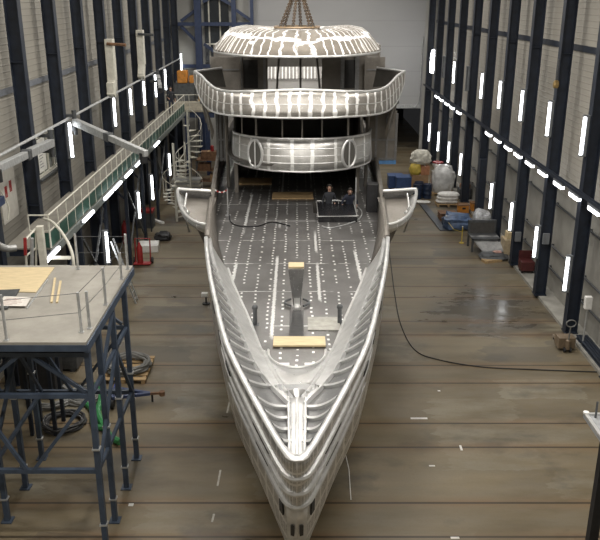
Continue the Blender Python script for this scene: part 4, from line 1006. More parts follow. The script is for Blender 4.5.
for x in (-4.40, -6.8, -8.3):
    for y in (14.85, 15.8, 17.15, 18.5):
        if y in (15.8,17.15) and x < -7: continue
        if y == 14.85 and x == -6.8: x = -7.0
        bm = BM(); z1 = PZ-.25
        bb(bm, x-.06, x+.06, y-.06, y+.06, .03, z1)
        lg = obj('leg', bm, SCAF, wp)
        bm = BM(); bb(bm, x-.13, x+.13, y-.13, y+.13, 0, .03); obj('foot_plate', bm, SCAF, lg)
        bm = BM(); bb(bm, x-.085, x+.085, y-.085, y+.085, .62, .66); obj('collar', bm, GALV, lg)
        bm = BM(); bb(bm, x-.085, x+.085, y-.085, y+.085, 2.6, 2.64); obj('collar', bm, GALV, lg)
def brace(p, q, name='brace', w=.075):
    bm = BM(); bar(bm, p, q, w); return obj(name, bm, SCAF, wp)
for y in (14.85, 18.5):
    for z in (2.05, 3.92, 4.9): brace((-8.2,y,z), (-4.46,y,z), 'cross_bar', .10)
    for xa, xb in ((-4.46,-7.0),(-7.0,-8.3)):
        m_ = (xa+xb)/2
        brace((m_-.1,y-.02,2.08),(xa-(.0 if xa>-5 else .07),y-.02,3.9)); brace((m_-.25,y-.02,2.08),(xb+.07,y-.02,3.9))
        brace((xa-.05,y+.02,4.0),(m_,y+.02,4.95)); brace((xb+.07,y+.02,4.0),(m_,y+.02,4.95))
for x in (-4.40,-6.8):
    for z in (2.05,3.92): brace((x,14.9,z),(x,18.45,z), 'side_bar', .08)
    for a, b, c, d in ((14.9,2.1,17.1,3.9),(17.15,3.9,18.45,2.1),(15.8,4.0,17.1,4.9)): brace((x+.02,a,b),(x+.02,c,d))
# guard posts with wire on the platform
gp = [(U(129,266,Z=PZ).x-.02, 18.95),(U(117,283,Z=PZ).x+.0,18.0),(-4.37,17.25),(-4.37,16.2),(-4.37,14.6),(-5.25+.2,14.55),(-7.0,14.55)]
posts = [(-4.37,19.0,.95),(-4.37,18.25,.7),(-4.37,16.55,.9),(-4.40,15.2,.85),(-4.52,15.0,.9),(-5.95,14.6,1.0),(-5.65,19.0,.95),(-7.6,14.6,1.0)]
for k,(x,y,h) in enumerate(posts):
    bm = BM(); tube(bm, [(x,y,PZ),(x,y,PZ+h)], .032, 8); bb(bm, x-.05,x+.05,y-.05,y+.05,PZ,PZ+.02); obj('guard_post', bm, GALV, wp, smooth=True)
bm = BM()
for z in (.45,.88):
    tube(bm, [(-7.6,14.6,PZ+z),(-5.95,14.6,PZ+z),(-4.52,15.0,PZ+z),(-4.37,16.55,PZ+z),(-4.37,18.25,PZ+z*.8),(-4.37,19.0,PZ+z),(-5.65,19.0,PZ+z)], .007, 5)
obj('guard_wire', bm, STEELD, wp)
# things on it
a = [U(-18,291,Z=PZ+.02),U(36,292,Z=PZ+.02),U(57,264.5,Z=PZ+.02),U(0,264,Z=PZ+.02)]
bm = BM(); prism(bm, [(p.x,min(p.y,19.1)) for p in a], PZ+.002, PZ+.022); single('plywood_sheet', bm, PLY, 'yellowish plywood sheet lying on the left work platform', 'plywood sheet', bevel=.003)
a = [U(-20,312,Z=PZ+.02),U(8,309,Z=PZ+.02),U(20,290,Z=PZ+.02),U(-20,292,Z=PZ+.02)]
bm = BM(); prism(bm, [(p.x,p.y) for p in a], PZ+.024, PZ+.05); single('loose_sheet', bm, STEELD, 'dark panel lying partly under the plywood sheet at the photo edge', 'panel')
a = [U(-3,305.5,Z=PZ+.06),U(26,306,Z=PZ+.06),U(31,297,Z=PZ+.06),U(4,296,Z=PZ+.06)]
bm = BM(); prism(bm, [(p.x,p.y) for p in a], PZ+.052, PZ+.056); dg_ = single('drawing_sheet', bm, mat('drawing_paper', (.66,.62,.57), .8, var=.08, scale=8), 'printed paper drawing lying near the left edge of the work platform', 'drawing')
bm = BM()
for k in range(6):
    p = a[0].lerp(a[3], .15+k*.13); q = a[1].lerp(a[2], .15+k*.13); u, w = p.lerp(q,.12), p.lerp(q,.5+.35*((k*37)%5)/5); bar(bm, (u.x,u.y,PZ+.0575),(w.x,w.y,PZ+.0575),.015,.003)
obj('printed_lines', bm, mat('faded_red_ink', (.35,.2,.18), .8), dg_)
for k,(p,q,lab) in enumerate((((51.5,302),(55,278),'left of the pair of short timber laths on the work platform'),((57,302),(60.5,281),'right of the pair of short timber laths on the work platform'))):
    a, b = U(*p,Z=PZ+.03), U(*q,Z=PZ+.03); bm = BM(); bar(bm, (a.x,a.y,PZ+.022),(b.x,b.y,PZ+.022),.05,.04); single('timber_lath', bm, PLY, lab, 'lath', 'laths on the work platform')
a, b = U(27,308,Z=PZ+.02), U(48,279,Z=PZ+.02); bm = BM(); bar(bm, (a.x,a.y,PZ+.012),(b.x,b.y,PZ+.012),.03,.02); single('metal_rod', bm, GALV, 'thin pale metal rod lying on the work platform beside the plywood', 'rod')
# stair head between the platform and the walkway: arch hoop and gate
t = thing('stair_gate', 'cream access gate with a big curved handrail hoop behind the work platform', 'gate', (-7.4, 20.8, ZW))
q = 20.6
bm = BM(); tube(bm, bez([U(44,219,Y=q+2.5),U(52,222,Y=q+2),U(62,233,Y=q+1),U(70,247,Y=q+.3),U(73.5,262,Y=q),U(73,276,Y=q)],8), .045, 8); obj('hoop', bm, CREAM, t, smooth=True)
bm = BM(); A = [U(25,240,Y=q),U(36,228,Y=q+.6),U(36,272,Y=q+.6),U(27,275,Y=q)]; tube(bm, A, .035, 8, closed=True); tube(bm, [U(26,256,Y=q),U(36,248,Y=q+.6)], .03, 8); obj('gate_leaf', bm, CREAM, t)
bm = BM(); a = U(39.5,226,Y=q+.6); bb(bm, a.x-.09,a.x+.09,a.y-.09,a.y+.09,3.2,a.z); obj('gate_post', bm, CREAM, t, bevel=.01)
bm = BM(); bar(bm, U(25,238,Y=q-.1), U(25.5,255,Y=q-.1), .07); obj('red_latch', bm, RED, t)
bm = BM(); tube(bm, [U(32,272,Y=q+.1),U(32,238,Y=q+.1)], .05, 8); obj('latch_post', bm, GALV, t)
for k in range(6):
    z = 4.35-k*.2; y = 22.9-k*.3; bm = BM(); bb(bm, -7.7,-6.95,y-.14,y+.14,z-.03,z); obj('stair_tread', bm, CREAM, t)
bm = BM(); bar(bm, (-6.93,23.1,4.45),(-6.93,20.5,2.75),.05,.2); bar(bm, (-7.72,23.1,4.45),(-7.72,20.5,2.75),.05,.2); bb(bm,-7.72,-6.9,19.6,20.6,2.7,2.78)
for x in (-7.65,-6.97):
    for y in (19.7,20.5): bb(bm,x-.05,x+.05,y-.05,y+.05,0,2.72)
obj('stringer', bm, NAVY, t)
# ================================================================ under and beside the platform
def coil(c, R0, r, turns, m, lab, cat='hose coil', name='hose_coil', sq=1.0):
    bm = BM(); pts = []; n = 22
    for i in range(int(n*turns)+1):
        a = 2*PI*i/n; k = i/n; rr = R0*(1-.09*(k%3))+.03*math.sin(a*3.3+k); pts.append((c[0]+rr*math.cos(a), c[1]+rr*math.sin(a)*sq, r+ .9*r*k/1.6 + .02*math.sin(5*a)))
    tube(bm, pts, r, 6); return single(name, bm, m, lab, cat, smooth=True)
GREYC = mat('grey_cable', (.20,.20,.19), .55); DKG = mat('dark_cable', (.05,.05,.052), .55); GRN = mat('green_hose', (.05,.26,.09), .45); BLUH = mat('blue_hose', (.05,.08,.32), .45)
p = U(64,425,Z=0); coil(p, .62, .035, 7, DKG, 'dark cable coil on the floor under the work platform, at left')
p = U(52,400,Z=0); coil(p, .75, .04, 6, GREYC, 'grey cable coil on the floor deep under the work platform')
p = U(84,398,Z=0); coil(p, .6, .04, 6, GREYC, 'grey cable coil beside the green hose under the platform')
p = U(128,368,Z=.15); t_ = coil((p.x,p.y,0), .75, .045, 8, GREYC, 'big pale grey hose coil on the pallet beside the platform legs')
for v_ in t_.data.vertices: v_.co.z += .165
t = thing('wooden_pallet', 'orange-brown wooden pallet under the big grey hose coil', 'pallet', (p.x, p.y, 0))
bm = BM()
for k in range(6): bb(bm, p.x-.75, p.x+.75, p.y-.85+k*.32, p.y-.65+k*.32, .12, .15)
obj('deck_boards', bm, WOOD, t); bm = BM()
for x in (-.65,0,.65): bb(bm, p.x+x-.06,p.x+x+.06,p.y-.85,p.y+.95,0,.12)
obj('bearers', bm, WOOD, t)
def hose(pts, r, m, lab, name='loose_hose'):
    P_ = [U(x,y,Z=r) for x,y in pts]; bm = BM(); tube(bm, bez(P_,6), r, 8); return single(name, bm, m, lab, 'hose', smooth=True)
hose([(97,384),(101,398),(98,412),(103,424),(110,436),(120,442)], .10, GRN, 'thick green hose snaking on the floor behind the platform leg')
hose([(86,403),(92,410),(94,425),(104,428)], .09, GRN, 'short green hose end beside the dark cable coil')
hose([(118,384),(112,397),(105,402)], .11, BLUH, 'thick blue hose lying across the green hose under the platform')
# low blue tow trolley
p = U(150,398,Z=0)
t = thing('tow_trolley', 'low dark blue trolley with a tow bar pointing right beside the platform', 'trolley', (p.x, p.y, 0))
a, b, c = U(112,398,Z=.35), U(150,393.5,Z=.3), U(115,388,Z=.35)
bm = BM(); bar(bm, a, b, .09); bar(bm, c, b, .09); bar(bm, a, c, .09); obj('a_frame', bm, mat('trolley_blue', (.04,.06,.14), .5), t)
bm = BM(); bar(bm, b, U(161,393,Z=.28), .07); lathe(bm, [(.09,.2),(.09,.34)], (U(162,393,Z=.28).x,U(162,393,Z=.28).y,0), 12); obj('tow_eye', bm, BROWN, t)
for k,q_ in enumerate((a,c)):
    bm = BM(); tube(bm, [(q_.x-.05,q_.y,.16),(q_.x+.05,q_.y,.16)], .16, 16); bar(bm,(q_.x,q_.y,.16),(q_.x,q_.y,.36),.05); obj('wheel', bm, BLACK, t)
bm = BM(); q_=U(152,393.5,Z=.28); tube(bm,[(q_.x,q_.y,.24),(q_.x,q_.y,0)],.035,8); obj('jockey_leg', bm, BLACK, t)
# dark bins deep below the platform
for k,(px,py,sx,sz,m,lab) in enumerate(((8,400,1.1,1.6,BLACK,'tall black cabinet under the left end of the platform'),(30,372,1.4,1.1,STEELD,'dark steel crate behind the black cabinet under the platform'),(70,352,1.2,.9,NAVY,'dark blue crate farther under the platform beside the cable coils'))):
    p = U(px,py,Z=0); p.x = max(p.x,-8.1); t = thing('storage_bin', lab, 'bin', (p.x,p.y,0)); bm = BM(); bb(bm, p.x-sx/2,p.x+sx/2,p.y,p.y+.9,.08,sz); obj('body', bm, m, t, bevel=.03)
    bm = BM(); bb(bm, p.x-sx/2-.03,p.x+sx/2+.03,p.y-.03,p.y+.93,sz,sz+.06); obj('lid', bm, m, t, bevel=.02)
    bm = BM(); bb(bm, p.x-sx/2+.1,p.x-sx/2+.25,p.y,p.y+.9,0,.08); bb(bm, p.x+sx/2-.25,p.x+sx/2-.1,p.y,p.y+.9,0,.08); obj('runner', bm, m, t)
# aluminium ladder leaning behind the platform
p, q = U(137,302,Z=0), U(129,258,Z=2.6); q = Vector((p.x-.9,p.y+.3,2.6))
t = thing('leaning_ladder', 'aluminium ladder leaning behind the right end of the work platform', 'ladder', p)
for dy in (-.2,.2):
    bm = BM(); bar(bm, p+Vector((0,dy,.0)), q+Vector((0,dy,0)), .03,.08); obj('rail', bm, GALV, t)
for k in range(9):
    c = p.lerp(q,(k+.6)/9.5); bm = BM(); tube(bm,[c+Vector((0,-.2,0)),c+Vector((0,.2,0))],.02,6); obj('rung', bm, GALV, t)
# red trolley and white sheet
p = U(139,262,Z=0); p.x += .25; p.y -= .4
t = thing('red_trolley', 'red hand trolley with a bottle standing below the left walkway', 'trolley', (p.x,p.y,0))
bm = BM(); bb(bm,p.x-.4,p.x+.4,p.y-.2,p.y+.2,.06,.1); tube(bm,[(p.x-.35,p.y+.2,.1),(p.x-.35,p.y+.3,1.2),(p.x+.35,p.y+.3,1.2),(p.x+.35,p.y+.2,.1)],.035,8); obj('frame', bm, RED, t)
bm = BM(); lathe(bm,[(.14,.1),(.14,.85),(.06,1.0),(.05,1.1)],(p.x-.1,p.y,0),14); obj('gas_bottle', bm, RED, t, smooth=True)
for s in (-1,1):
    bm = BM(); tube(bm,[(p.x+s*.38,p.y+.25,.15),(p.x+s*.46,p.y+.25,.15)],.15,14); obj('wheel', bm, BLACK, t)
p = U(126,243,Z=0); bm = BM(); lathe(bm,[(.17,0),(.17,.9),(.1,1.05),(.05,1.1),(.05,1.2)],(p.x,p.y,0),14); single('gas_cylinder', bm, RED, 'dark red gas cylinder behind the red trolley', 'gas cylinder', smooth=True)
p = U(149,250,Z=0); bm = BM(); box(bm,(p.x,p.y,.18),(1.0,.9,.36),rz=.1); single('white_box', bm, WHITE, 'flat white box on the open floor left of the hull', 'box', bevel=.02)
p = U(148,224,Z=0); p.y -= .9; t = thing('tool_cabinet', 'dark cabinet with a red top beside the far end of the left walkway', 'cabinet', (p.x,p.y,0)); bm = BM(); bb(bm,p.x-.45,p.x+.45,p.y,p.y+.7,.0,.85); obj('body', bm, STEELD, t, bevel=.02); bm = BM(); bb(bm,p.x-.47,p.x+.47,p.y-.02,p.y+.72,.85,1.0); obj('lid', bm, RED, t, bevel=.02)
p = U(157,222,Z=0); bm = BM(); bar(bm,(p.x-.3,p.y+.4,.05),(p.x+.4,p.y-.4,.05),.2,.1); single('white_offcut', bm, WHITE, 'short white offcut lying on the floor beside the red topped cabinet', 'offcut')
p = Vector((-7.0,38.9,0)); bm = BM(); lump(bm,(p.x,p.y,0),(.9,.8,.38),5,.45,2.4); single('black_sack', bm, BLACK, 'black sack heap on the floor below the left bridge wing', 'sack', smooth=True)
# small white box beside the hull
p = U(205,304,Z=0); t = thing('hull_lamp', 'small white work lamp on a dark foot beside the left hull side', 'work lamp', (p.x,p.y,0)); bm = BM(); box(bm,(p.x,p.y,.42),(.26,.2,.16)); obj('head', bm, WHITE, t, bevel=.02); bm = BM(); lathe(bm,[(.16,0),(.16,.04),(.03,.05),(.03,.36)],(p.x+.05,p.y,0),10); obj('foot', bm, BLACK, t)
# ================================================================ spiral stairs and racks at the back left
def spiral(c, zt, turns, R0, lab):
    t = thing('spiral_stair', lab, 'stair', (c[0],c[1],0)); n = int(turns*13)
    bm = BM(); tube(bm,[(c[0],c[1],0),(c[0],c[1],zt+1)],.07,10); obj('centre_pole', bm, CREAM, t)
    hr = []
    for k in range(n):
        a = 2*PI*k/13+.6; z = zt*(k+1)/n; a2 = a+2*PI/13*1.05
        bm = BM(); prism(bm,[(c[0]+.06*math.cos(a),c[1]+.06*math.sin(a)),(c[0]+R0*math.cos(a),c[1]+R0*math.sin(a)),(c[0]+R0*math.cos(a2),c[1]+R0*math.sin(a2))],z-.04,z); obj('tread', bm, CREAM, t)
        e = Vector((c[0]+(R0-.03)*math.cos(a),c[1]+(R0-.03)*math.sin(a),z)); hr.append(e+Vector((0,0,1)))
        bm = BM(); tube(bm,[e,e+Vector((0,0,1))],.012,5); obj('baluster', bm, CREAM, t)
    bm = BM(); tube(bm, hr, .025, 6); obj('handrail', bm, CREAM, t)
c = U(180.5,124,Z=ZW); spiral((-6.55,47.0),4.55,1.3,.85,'cream spiral stair rising to the far end of the left walkway')
c = U(166,170,Z=0); spiral((-6.75,42.3),3.4,1.1,.7,'lower grey-cream spiral stair in front of the taller one')
# shelf rack with brown boxes
p = U(202,184,Z=0); rx, ry = -5.7, 50.5
t = thing('shelf_rack', 'rack of brown wooden shelves behind the left hull side', 'rack', (rx,ry,0))
bm = BM()
for x in (-.9,.9):
    for y in (0,.8): bb(bm,rx+x-.04,rx+x+.04,ry+y-.04,ry+y+.04,0,2.3)
obj('upright', bm, STEELD, t)
for z in (.4,1.1,1.8):
    bm = BM(); bb(bm,rx-.95,rx+.95,ry-.05,ry+.85,z,z+.06); obj('shelf', bm, BROWN, t)
def carton(x,y,z,s,m,lab,rz=0):
    t = thing('carton', lab, 'box', (x,y,z)); bm = BM(); box(bm,(x,y,z+s[2]/2),s,rz=rz); obj('body', bm, m, t, bevel=.01)
    bm = BM(); box(bm,(x,y,z+s[2]+.004),(s[0]*.12,s[1]*1.0,.008),rz=rz); obj('tape_strip', bm, WOOD if m is BROWN else CREAM, t); return t
CARD = mat('cardboard', (.38,.24,.13), .75, var=.12)
carton(rx-.1,ry+.4,1.86,(1.0,.6,.5),BROWN,'brown carton on the top shelf of the rack behind the hull')
carton(rx-.4,ry+.4,1.16,(.8,.6,.4),BROWN,'brown carton on the middle shelf of the rack')
carton(rx+.4,ry+.4,.46,(.9,.6,.4),CARD,'lighter cardboard carton on the bottom shelf of the rack')
bm = BM(); lathe(bm,[(.12,2.37),(.12,2.7),(.05,2.75)],(rx+.15,ry+.3,0),12); single('red_can', bm, RED, 'red can standing on the topmost carton of the rack', 'can', smooth=True)
p = U(186,191,Z=0)
for k in range(6):
    bm = BM(); bb(bm,p.x-.9+.05*(k%2),p.x+.9+.06*(k%3),p.y-.3,p.y+.5,.10+k*.13,.10+k*.13+.09)
    single('stacked_plank', bm, GALV if k%2 else CREAM, '%s plank from the floor in the pale plank stack by the left bridge wing' % ORD[k], 'plank', 'stacked planks by the left bridge wing')
for k,dx in enumerate((-.7,.7)):
    bm = BM(); bb(bm,p.x+dx-.08,p.x+dx+.08,p.y-.3,p.y+.5,0,.10); single('timber_bearer', bm, WOOD, '%s timber bearer under the pale plank stack' % ('left','right')[k], 'timber')
for k in range(5):
    z=.23+0
# ================================================================ goods along the right wall
def drum(x,y,lab):
    t = thing('steel_drum', lab, 'drum', (x,y,0), 'dark blue drums at the far right'); bm = BM(); lathe(bm,[(.28,0),(.29,.02),(.28,.04),(.28,.30),(.295,.32),(.28,.34),(.28,.60),(.295,.62),(.28,.64),(.28,.88),(.29,.90),(.27,.90),(.27,.87),(.0,.87)][:-1],(x,y,0),22); obj('barrel', bm, mat('drum_blue', (.02,.035,.075), .4), t, smooth=True)
    bm = BM(); lathe(bm,[(.05,.87),(.05,.905),(.03,.91)],(x+.15,y-.05,0),10); obj('bung', bm, STEELD, t); return t
p = U(422,199,Z=0)
drum(p.x-.28,p.y+.2,'dark blue steel drum at the far right, the left one of the front pair'); drum(p.x+.34,p.y+.25,'dark blue steel drum at the far right, the right one of the front pair')
drum(p.x-.1,p.y+.85,'dark blue steel drum hidden behind the front pair')
def pallet(x,y,w,d,lab,m=WOOD,rz=0):
    t = thing('wooden_pallet', lab, 'pallet', (x,y,0)); bm = BM()
    for k in range(5): bb(bm,x-w/2,x+w/2,y-d/2+k*(d-.14)/4,y-d/2+.14+k*(d-.14)/4,.11,.14)
    obj('deck_boards', bm, m, t); bm = BM()
    for q in (-1,0,1): bb(bm,x+q*(w/2-.06)-.05,x+q*(w/2-.06)+.05,y-d/2,y+d/2,0,.11)
    obj('bearers', bm, m, t); return t
def lumpth(name,x,y,z,s,m,lab,cat,seed,amp=.2,fr=1.6):
    bm = BM(); lump(bm,(x,y,z),s,seed,amp,fr); return single(name,bm,m,lab,cat,smooth=True)
WRAP = mat('cloudy_wrap_film', (.62,.62,.61), .3, var=.2, scale=3, bmp=.5); TARP = mat('blue_tarp', (.09,.14,.25), .45, var=.35, scale=4)
q = p + Vector((.05,1.9,0)); pallet(q.x,q.y,1.2,1.0,'wooden pallet carrying the cartons and bags behind the drums')
carton(q.x,q.y,.14,(1.05,.9,1.05),CARD,'large cardboard carton behind the drums')
lumpth('yellow_sack',q.x-.3,q.y-.15,1.205,(.75,.75,.75),YELLOW,'yellow sack on top of the carton behind the drums','sack',3)
carton(q.x+.3,q.y-.2,1.205,(.55,.5,.55),mat('orange_card',(.45,.2,.10),.7),'small orange-brown carton beside the yellow sack behind the drums')
lumpth('white_bundle',q.x+.03,q.y,1.86,(1.35,.95,.85),mat('crumpled_white_film',(.62,.60,.52),.5,var=.2,bmp=.4),'crumpled cream-white film bundle topping the pile behind the drums','bundle',4,.35,2.5)
bm = BM(); r_ = q+Vector((1.25,.5,0)); lathe(bm,[(.35,.0),(.35,.06),(.08,.06),(.08,.9),(.35,.9),(.35,.96)],(r_.x,r_.y,.9),18); bb(bm,r_.x-.35,r_.x+.35,r_.y-.35,r_.y+.35,0,.9); single('red_reel', bm, RED, 'dark red reel standing on its base right of the cream bundle', 'reel')
w = U(443,195.5,Z=0); pallet(w.x,w.y+.5,1.4,1.2,'wooden pallet under the big white wrapped load')
lumpth('wrapped_load',w.x,w.y+.5,.145,(1.45,1.25,1.75),WRAP,'big load wrapped in cloudy white film beside the drums','wrapped load',6,.28,2.6)
w = U(448,206,Z=0); pallet(w.x,w.y+.3,1.35,1.0,'wooden pallet under the stacked white sacks')
for k in range(3): lumpth('white_sack',w.x+.04*(k-1),w.y+.3,.145+k*.20,(1.3,.8,.25),WHITE,'%s white sack from the bottom of the low pallet stack' % ORD[k],'sack',20+k,.10)
w = U(423,203,Z=0); lumpth('film_scrap',w.x,w.y,0,(.9,.5,.16),WHITE,'flat scrap of white film on the floor in front of the drums','film',31)
# blue containers beside the superstructure
for k,(px,py,sz,lab) in enumerate(((404,193,.95,'blue container box beside the right side of the yacht, nearest the hull'),(396,189,.8,'low blue container box behind the hull side at the far right'))):
    a = U(px,py,Z=0); t = thing('blue_container', lab, 'container', (a.x,a.y,0)); bm = BM(); bb(bm,a.x-.5,a.x+.45,a.y,a.y+.9,.05,sz); obj('body', bm, mat('container_blue',(.05,.10,.25),.45), t, bevel=.02); bm = BM(); bb(bm,a.x-.53,a.x+.48,a.y-.03,a.y+.93,sz,sz+.07); obj('lid', bm, mat('container_blue',(.05,.10,.25)), t, bevel=.02); bm = BM(); bb(bm,a.x-.45,a.x-.3,a.y,a.y+.9,0,.05); bb(bm,a.x+.25,a.x+.4,a.y,a.y+.9,0,.05); obj('runner', bm, BLACK, t)
a = U(411,176,Z=0); bm = BM(); bb(bm,a.x-.06,a.x+.06,a.y-.06,a.y+.06,0,1.3); 
ys_ = single('yellow_post', bm, YELLOW, 'short yellow and black post by the dark gate opening', 'post'); bm = BM()
for z in (.3,.8,1.2): bb(bm,a.x-.065,a.x+.065,a.y-.065,a.y+.065,z-.1,z+.1)
obj('black_band', bm, BLACK, ys_)
# orange crates
for k,(px,py,lab) in enumerate(((467.5,211,'left orange crate by the third column row at right'),(476.5,209.5,'right orange crate against the dark column'))):
    a = U(px,py,Z=0); a = Vector((9.72 if k==0 else 10.45,44.0,0 if k==0 else .12)); t = thing('orange_crate', lab, 'crate', (a.x,a.y,0)); bm = BM(); bb(bm,a.x-.3,a.x+.3,a.y,a.y+.55,a.z,a.z+.45); obj('body', bm, ORANGE, t, bevel=.03); bm = BM(); bb(bm,a.x-.32,a.x+.32,a.y-.02,a.y+.57,a.z+.45,a.z+.5); obj('rim', bm, mat('crate_brown',(.2,.1,.04)), t)
    bm = BM(); bb(bm,a.x-.1,a.x+.1,a.y-.015,a.y,a.z+.25,a.z+.35); obj('label_plate', bm, BLACK, t)
a = U(468,202,Z=0); a = Vector((10.4,46.9,.12)); t = thing('dark_machine', 'low dark machine with a rusty top behind the orange crates', 'machine', (a.x,a.y,0)); bm = BM(); bb(bm,a.x-.38,a.x+.36,a.y,a.y+.8,.17,.75); obj('body', bm, STEELD, t, bevel=.03); bm = BM(); bb(bm,a.x-.3,a.x+.3,a.y+.1,a.y+.6,.75,1.0); obj('top_cover', bm, BROWN, t, bevel=.03); bm = BM(); bb(bm,a.x-.38,a.x+.36,a.y+.1,a.y+.2,.12,.17); bb(bm,a.x-.38,a.x+.36,a.y+.6,a.y+.7,.12,.17); obj('foot', bm, BLACK, t)
# tarp bundle
a = U(463,231,Z=0); lumpth('tarp_bundle',a.x-.25,a.y+.5,0,(1.6,1.3,.85),TARP,'crumpled blue tarpaulin bundle on the floor at right','tarpaulin',8,.38,2.8)
lumpth('film_heap',a.x+1.15,a.y+.75,0,(1.0,1.1,.95),mat('clear_film',(.50,.51,.53),.3,var=.3,bmp=.5),'crumpled pale plastic film heap right of the blue tarpaulin','film',9,.3,2.3)
a = U(447,219,Z=0); t = thing('brown_pallet', 'low brown pallet stack left of the blue tarpaulin', 'pallet', (a.x,a.y,0))
bm = BM()
for k in range(3): bb(bm,a.x-.5,a.x+.5,a.y-.4,a.y+.4,.10+k*.14,.13+k*.14)
obj('deck_boards', bm, BROWN, t); bm = BM()
for k in range(3):
    for dx in (-.4,0,.4): bb(bm,a.x+dx-.05,a.x+dx+.05,a.y-.4,a.y+.4,k*.14,.10+k*.14)
obj('bearers', bm, BROWN, t)
# dark channel and yellow cordon
a, b = U(423,205,Z=0), U(444,231,Z=0); bm = BM(); bar(bm,(a.x,a.y,.02),(b.x,b.y,.02),.42,.04); bar(bm,(a.x-.2,a.y,.05),(b.x-.2,b.y,.05),.03,.06); single('steel_channel', bm, mat('channel_steel',(.10,.11,.13),.4,.4), 'long dark steel channel lying on the floor toward the drums', 'steel channel')
cp = [U(445.5,229,Z=0),U(461.5,243,Z=0)]
for k,(c,lab) in enumerate(zip(cp,('yellow cordon post with white top standing at the end of the dark channel','thin yellow cordon post standing left of the dark frame machine'))):
    t = thing('cordon_post', lab, 'post', (c.x,c.y,0)); bm = BM(); tube(bm,[(c.x,c.y,0),(c.x,c.y,.62 if k==0 else .85)],.025,8); lathe(bm,[(.13,0),(.13,.03)],(c.x,c.y,0),12); obj('shaft', bm, YELLOW, t)
    bm = BM(); lathe(bm,[(.045,.62),(.045,.75),(.02,.78)] if k==0 else [(.03,.85),(.03,.9)],(c.x,c.y,0),10); obj('cap', bm, WHITE, t)
bm = BM(); tube(bm,[cp[0]+Vector((0,0,.55)),cp[0].lerp(cp[1],.5)+Vector((0,0,.35)),cp[1]+Vector((0,0,.6))],.014,6); single('cordon_rope', bm, YELLOW, 'thin yellow rope between the two cordon posts', 'rope')
# dark framed machine with a sheet
a = U(487,252,Z=0)
t = thing('framed_machine', 'dark steel framed bench with a grey sheet over its front at right', 'machine', (a.x,a.y,0))
bm = BM()
for x in (-.75,.55):
    for y in (0,1.0): bb(bm,a.x+x-.05,a.x+x+.05,a.y+y-.05,a.y+y+.05,0,1.35 if y else .7)
bb(bm,a.x-.8,a.x+.6,a.y+.93,a.y+1.05,1.25,1.37); bb(bm,a.x-.8,a.x+.6,a.y-.05,a.y+1.05,.62,.7); obj('frame', bm, STEELD, t)
bm = BM(); bb(bm,a.x-.7,a.x+.5,a.y+.95,a.y+1.0,.7,1.25); obj('back_panel', bm, mat('machine_dark',(.07,.065,.06),.6), t)
bm = BM(); grid(bm,[[Vector((a.x-.8+1.35*i/5+.1*j, a.y+.4-.28*j, .72-.12*j-.03*math.sin(i*2+j))) for i in range(6)] for j in range(5)]); obj('grey_sheet', bm, mat('sheet_grey',(.33,.33,.33),.5), t, thick=.03, smooth=True)
lumpth('tool_pile',a.x+.05,a.y-1.05,0,(1.4,.9,.3),STEELD,'low pile of dark tools on the floor in front of the framed bench','tools',12,.3)
lumpth('pink_rag',a.x+.25,a.y-1.0,.29,(.4,.3,.1),mat('rag_pink',(.5,.3,.25),.8),'pale pink rag on the pile of dark tools','rag',13,.3)
a = U(509,256,Z=0)
a = Vector((10.38,35.9,0))
carton(a.x,a.y+.4,.12,(.7,.8,.75),mat('beige_card',(.42,.34,.22),.7),'beige carton between two dark columns at right'); carton(a.x+.05,a.y+.45,.88,(.5,.5,.3),PLY,'small pale box on top of the beige carton'); 
bm = BM(); box(bm,(9.3,a.y-.6,.06),(.9,.4,.12),rz=.3); single('flat_board', bm, WOOD, 'flat board on the floor in front of the beige carton', 'board')
a = U(523,269,Z=0); a = Vector((10.42,33.2,.12)); t = thing('red_cart', 'dark red steel cart at the foot of the third right column', 'cart', (a.x,a.y,.12)); bm = BM(); bb(bm,a.x-.3,a.x+.3,a.y,a.y+.6,.24,.67); obj('body', bm, mat('maroon_paint',(.07,.014,.014),.5), t, bevel=.03); bm = BM(); bb(bm,a.x-.3,a.x+.3,a.y+.56,a.y+.6,.67,1.05); obj('back_board', bm, mat('maroon_paint',(.16,.025,.025)), t)
for s in (-1,1):
    bm = BM(); tube(bm,[(a.x+s*.2,a.y+.12,.2),(a.x+s*.26,a.y+.12,.2)],.08,12); obj('wheel', bm, BLACK, t); bm = BM(); tube(bm,[(a.x+s*.2,a.y+.48,.2),(a.x+s*.26,a.y+.48,.2)],.08,12); obj('wheel', bm, BLACK, t)
for k,(px,py,lab) in enumerate(((531.5,262,'red fire extinguisher on the kerb behind the third right column'),(552,277,'red fire extinguisher hanging by the second right column'))):
    a = U(px,py,Z=.12 if k==0 else .5); a.x = min(a.x, 10.4); z = .12 if k==0 else .9
    t = thing('fire_extinguisher', lab, 'fire extinguisher', (a.x,a.y,z)); bm = BM(); lathe(bm,[(.10,z),(.10,z+.5),(.05,z+.58),(.03,z+.62)],(a.x,a.y,0),14); obj('bottle', bm, RED, t, smooth=True); bm = BM(); bb(bm,a.x-.02,a.x+.1,a.y-.02,a.y+.02,z+.62,z+.67); tube(bm,bez([(a.x+.08,a.y,z+.64),(a.x+.14,a.y,z+.5),(a.x+.12,a.y,z+.25)],4),.015,6); obj('valve_hose', bm, BLACK, t)
    if k: 
        bm = BM(); bb(bm,a.x-.04,10.82,a.y+.1,a.y+.14,z+.2,z+.3); obj('wall_bracket', bm, STEELD, t)
